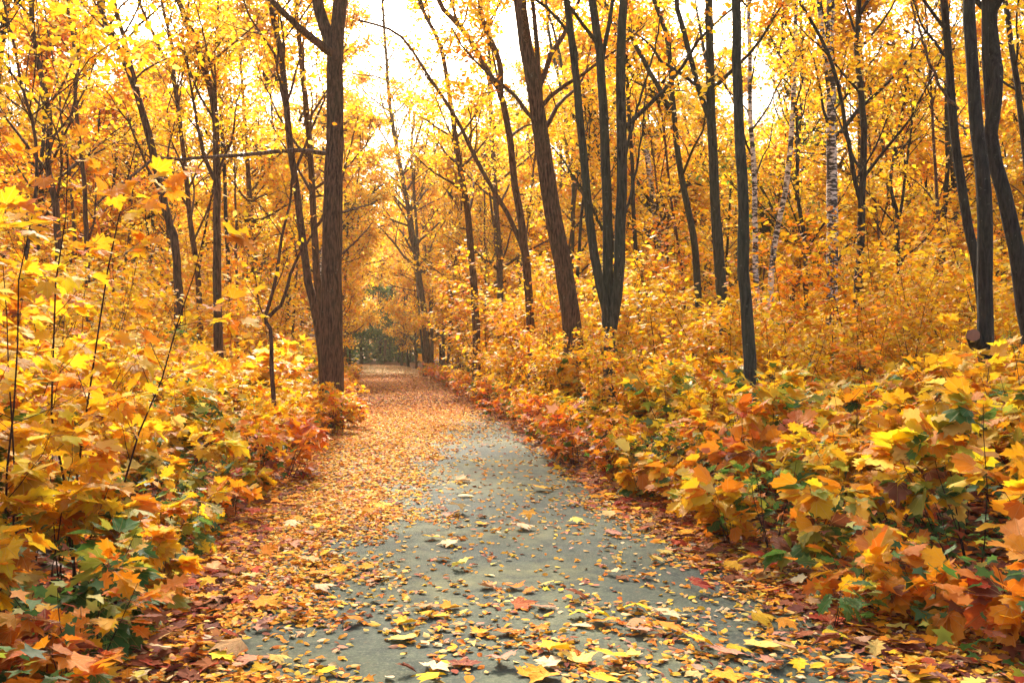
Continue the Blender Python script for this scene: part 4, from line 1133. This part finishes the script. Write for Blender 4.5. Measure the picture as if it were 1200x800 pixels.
# ---- the single fallen leaves one can make out
REGL = {}
def fallen(x, y, size, cn, shape, label=None, az=None, tilt=.12, curl=None):
    L = stock(shape, cn, CN[cn], M_FALLEN)
    me = L[r.integers(0, len(L))] if curl is None else L[curl * 2 % len(L)]
    az = r.uniform(0, 2 * np.pi) if az is None else az
    D = np.array([[math.cos(az), math.sin(az), r.normal(0, .06)]]); U = np.array([[r.normal(0, tilt), r.normal(0, tilt), 1.]])
    Fm = frames(D, U)[0]; zz = (me.vertices and np.array([v.co[:] for v in me.vertices]) @ Fm.T)[:, 2].min() * size
    z = float(surf_z(np.array([x]), np.array([y]))[0]) - zz + .004 + (.022 * float(density(np.array([x]), np.array([y]))[0]))
    o = link(f'fallen_{shape}_leaf' if shape != 'ovate' else 'fallen_small_leaf', me)
    # the mesh hangs from its stalk end: centre it on its spot
    cpos = Fm @ np.array([0, .45, 0]) * size
    Mx = Matrix([[*(Fm[0] * size), x - cpos[0]], [*(Fm[1] * size), y - cpos[1]], [*(Fm[2] * size), z], [0, 0, 0, 1]])
    o.matrix_world = Mx
    if label: tag(o, label, 'leaf', 'single fallen leaves on the path')
    else:
        u = x - cx(y)
        dn = float(density(np.array([x]), np.array([y]))[0])
        if u < -1.75: z_ = 'on the left verge'
        elif x < -1.2: z_ = 'on the left leaf carpet'
        elif u > 1.75: z_ = 'on the right verge'
        elif y < 5.6: z_ = 'scattered across the path foreground'
        elif x < 0: z_ = 'on the bare asphalt left of centre'
        else: z_ = 'on the bare asphalt right of centre'
        sw = 'large' if size > .15 else ('medium' if size > .09 else 'small')
        sp = {'maple': 'maple leaf', 'oak': 'oak leaf', 'ovate': 'oval leaf'}[shape]
        REGL.setdefault((sw, cn, sp, z_), []).append((y, o))
    return o
def gp(px, py):
    d = F * EYE / (py - HOR); return (px - 600) * d / F, d
for px, py, sz, cn, sh, az, lab in [
    (539, 605, .24, 'cream', 'maple', 1.3, 'upturned cream maple leaf alone in the middle of the asphalt'),
    (566, 618, .17, 'golden', 'maple', .6, 'golden maple leaf just right of the upturned cream one'),
    (617, 624, .22, 'cream', 'maple', .2, 'flat cream leaf right of the golden one, pointing right'),
    (524, 643, .22, 'cream', 'maple', 3.0, 'cream maple leaf lying left of the centre of the asphalt'),
    (537, 671, .17, 'pale', 'maple', 2.6, 'small pale maple leaf below the cream ones near the path centre'),
    (521, 661, .14, 'golden', 'maple', .3, 'golden leaf folded on the asphalt left of the small pale one'),
    (545, 567, .25, 'cream', 'maple', .1, 'farthest cream leaf up the path, lying flat'),
    (545, 585, .22, 'cream', 'ovate', 0, 'narrow cream leaf between the farthest cream leaf and the upturned one'),
    (637, 577, .26, 'golden', 'maple', .2, 'golden leaf on the asphalt where the right-hand shade begins'),
    (457, 595, .20, 'golden', 'maple', 1.6, 'golden maple leaf at the border of the left leaf carpet'),
    (672, 594, .20, 'dusty pink', 'maple', .7, 'rosy brown maple leaf on the right part of the asphalt'),
    (745, 720, .20, 'yellow', 'maple', 1.4, 'brightest yellow maple leaf, on the asphalt at the lower right'),
    (787, 730, .21, 'cream', 'maple', .4, 'big cream maple leaf right of the bright yellow one'),
    (615, 716, .19, 'red', 'maple', .3, 'dark red maple leaf in the middle of the foreground'),
    (637, 718, .16, 'dusty pink', 'maple', 2.0, 'rosy leaf overlapping the dark red one in the foreground'),
    (672, 708, .20, 'dusty pink', 'oak', .2, 'rosy oak leaf lying right of the dark red maple leaf'),
    (703, 732, .16, 'yellow', 'maple', .3, 'small yellow maple leaf left of the brightest yellow one'),
    (685, 740, .17, 'cream', 'oak', 2.4, 'slim cream leaf touching the small yellow maple leaf'),
    (475, 755, .19, 'pale', 'maple', 1.0, 'pale yellow maple leaf with spread lobes at the lower left of the asphalt'),
    (415, 735, .16, 'amber', 'maple', .9, 'amber maple leaf near the left leaf carpet in the foreground'),
    (530, 718, .16, 'golden', 'maple', .5, 'golden leaf in the small pile left of the dark red leaf'),
    (566, 748, .15, 'amber', 'maple', 1.2, 'amber maple leaf below the small pile in the foreground'),
    (545, 785, .18, 'brown', 'maple', 1.4, 'brown folded leaf at the bottom of the picture'),
    (588, 785, .18, 'dusty pink', 'maple', 1.9, 'rosy pointed leaf beside the brown folded one at the bottom'),
    (655, 775, .20, 'yellow', 'maple', .8, 'yellow maple leaf at the bottom, left of the cream star-shaped one'),
    (677, 780, .20, 'pale', 'maple', 1.6, 'pale star-shaped maple leaf at the bottom centre right'),
    (717, 785, .20, 'golden', 'maple', 1.1, 'golden star-shaped maple leaf at the bottom right of centre'),
    (640, 787, .19, 'cream', 'maple', 2.5, 'cream leaf tucked under the yellow one at the bottom'),
    (790, 748, .21, 'orange', 'maple', .1, 'orange leaf stretched out below the big cream one'),
    (755, 748, .20, 'dusty pink', 'maple', .3, 'rosy leaf between the bright yellow and orange leaves'),
    (820, 765, .18, 'golden', 'maple', .2, 'golden leaf near the right end of the foreground leaf pile'),
    (895, 762, .23, 'pale', 'maple', .8, 'large pale maple leaf with a long stalk on the right verge'),
    (920, 775, .2, 'tan', 'maple', .4, 'tan leaf lying right below the large pale one on the verge'),
    (975, 735, .17, 'red', 'maple', 1.1, 'dark red maple leaf on the right verge by the shrubs'),
    (1010, 755, .19, 'dusty pink', 'maple', 2.1, 'dusky pink leaf at the foot of the orange right-hand shrubs'),
    (515, 790, .19, 'cream', 'maple', .7, 'cream maple leaf cut by the bottom edge left of the brown one')]:
    x, y = gp(px, py); fallen(x, y, sz * .85, cn, sh, lab, az)
cnl = ['golden', 'amber', 'cream', 'pale', 'tan', 'dusty pink', 'brown', 'orange', 'yellow', 'red']
cnp = [.17, .14, .10, .14, .10, .12, .06, .08, .07, .02]
n1 = 0
while n1 < 255:
    y = 4.7 + 5.5 * r.random() ** 1.5; x = r.uniform(-2.3, 2.4)
    if r.random() > min(1, density(np.array([x]), np.array([y]))[0] + .15): continue
    u = abs(x - cx(y))
    if abs(x) > .53 * y or u > 2.4: continue
    sh = r.choice(['maple', 'oak', 'ovate'], p=[.52, .16, .32]); cn = r.choice(cnl, p=cnp)
    sz = r.uniform(.055, .085) if sh == 'ovate' else r.uniform(.09, .18)
    fallen(float(x), float(y), float(sz), str(cn), str(sh)); n1 += 1
PLUR = {'dusty pink': 'rosy'}
for (sw, cn, sp, z_), L in REGL.items():
    L.sort(key=lambda q: q[0])
    c = PLUR.get(cn, cn)
    for i, (yy, o) in enumerate(L):
        base = f'{sw} {c} {sp} lying {z_}'
        if len(L) > 1: base = (f'nearest {base}' if i == 0 else (f'farthest {base}' if i == len(L) - 1 else f'{ordw(i)}-nearest {base}'))
        tag(o, base, 'leaf', 'single fallen leaves on the path')
# the dark curled leaf by the right verge, standing on edge
o = fallen(*gp(948, 715)[:2], .17, 'brown', 'maple', 'dark curled dead leaf standing on edge at the right verge', 1.2, .1)
flush_labels()
print('objects', len(bpy.data.objects), 'tris', sum(len(m.polygons) for m in bpy.data.meshes))

# ------------------------------------------------------------------ haze
HAZE = 0.0006
m, nt, out = new_mat('haze')
v = N(nt, 'ShaderNodeVolumePrincipled'); v.inputs['Color'].default_value = (1.0, .86, .58, 1); v.inputs['Density'].default_value = HAZE; v.inputs['Anisotropy'].default_value = .35
nt.links.new(v.outputs[0], out.inputs['Volume'])
hx, hy0, hy1, hz0, hz1 = 430, -20, 410, -1.4, 32
V = np.array([[x, y, z] for x in (-hx, hx) for y in (hy0, hy1) for z in (hz0, hz1)], float)
Q = np.array([[0, 1, 3, 2], [4, 6, 7, 5], [0, 4, 5, 1], [2, 3, 7, 6], [0, 2, 6, 4], [1, 5, 7, 3]])
tag(link('haze', make_mesh('haze', V, [Q], m)), 'thin warm haze filling the wood', 'haze', kind='stuff')
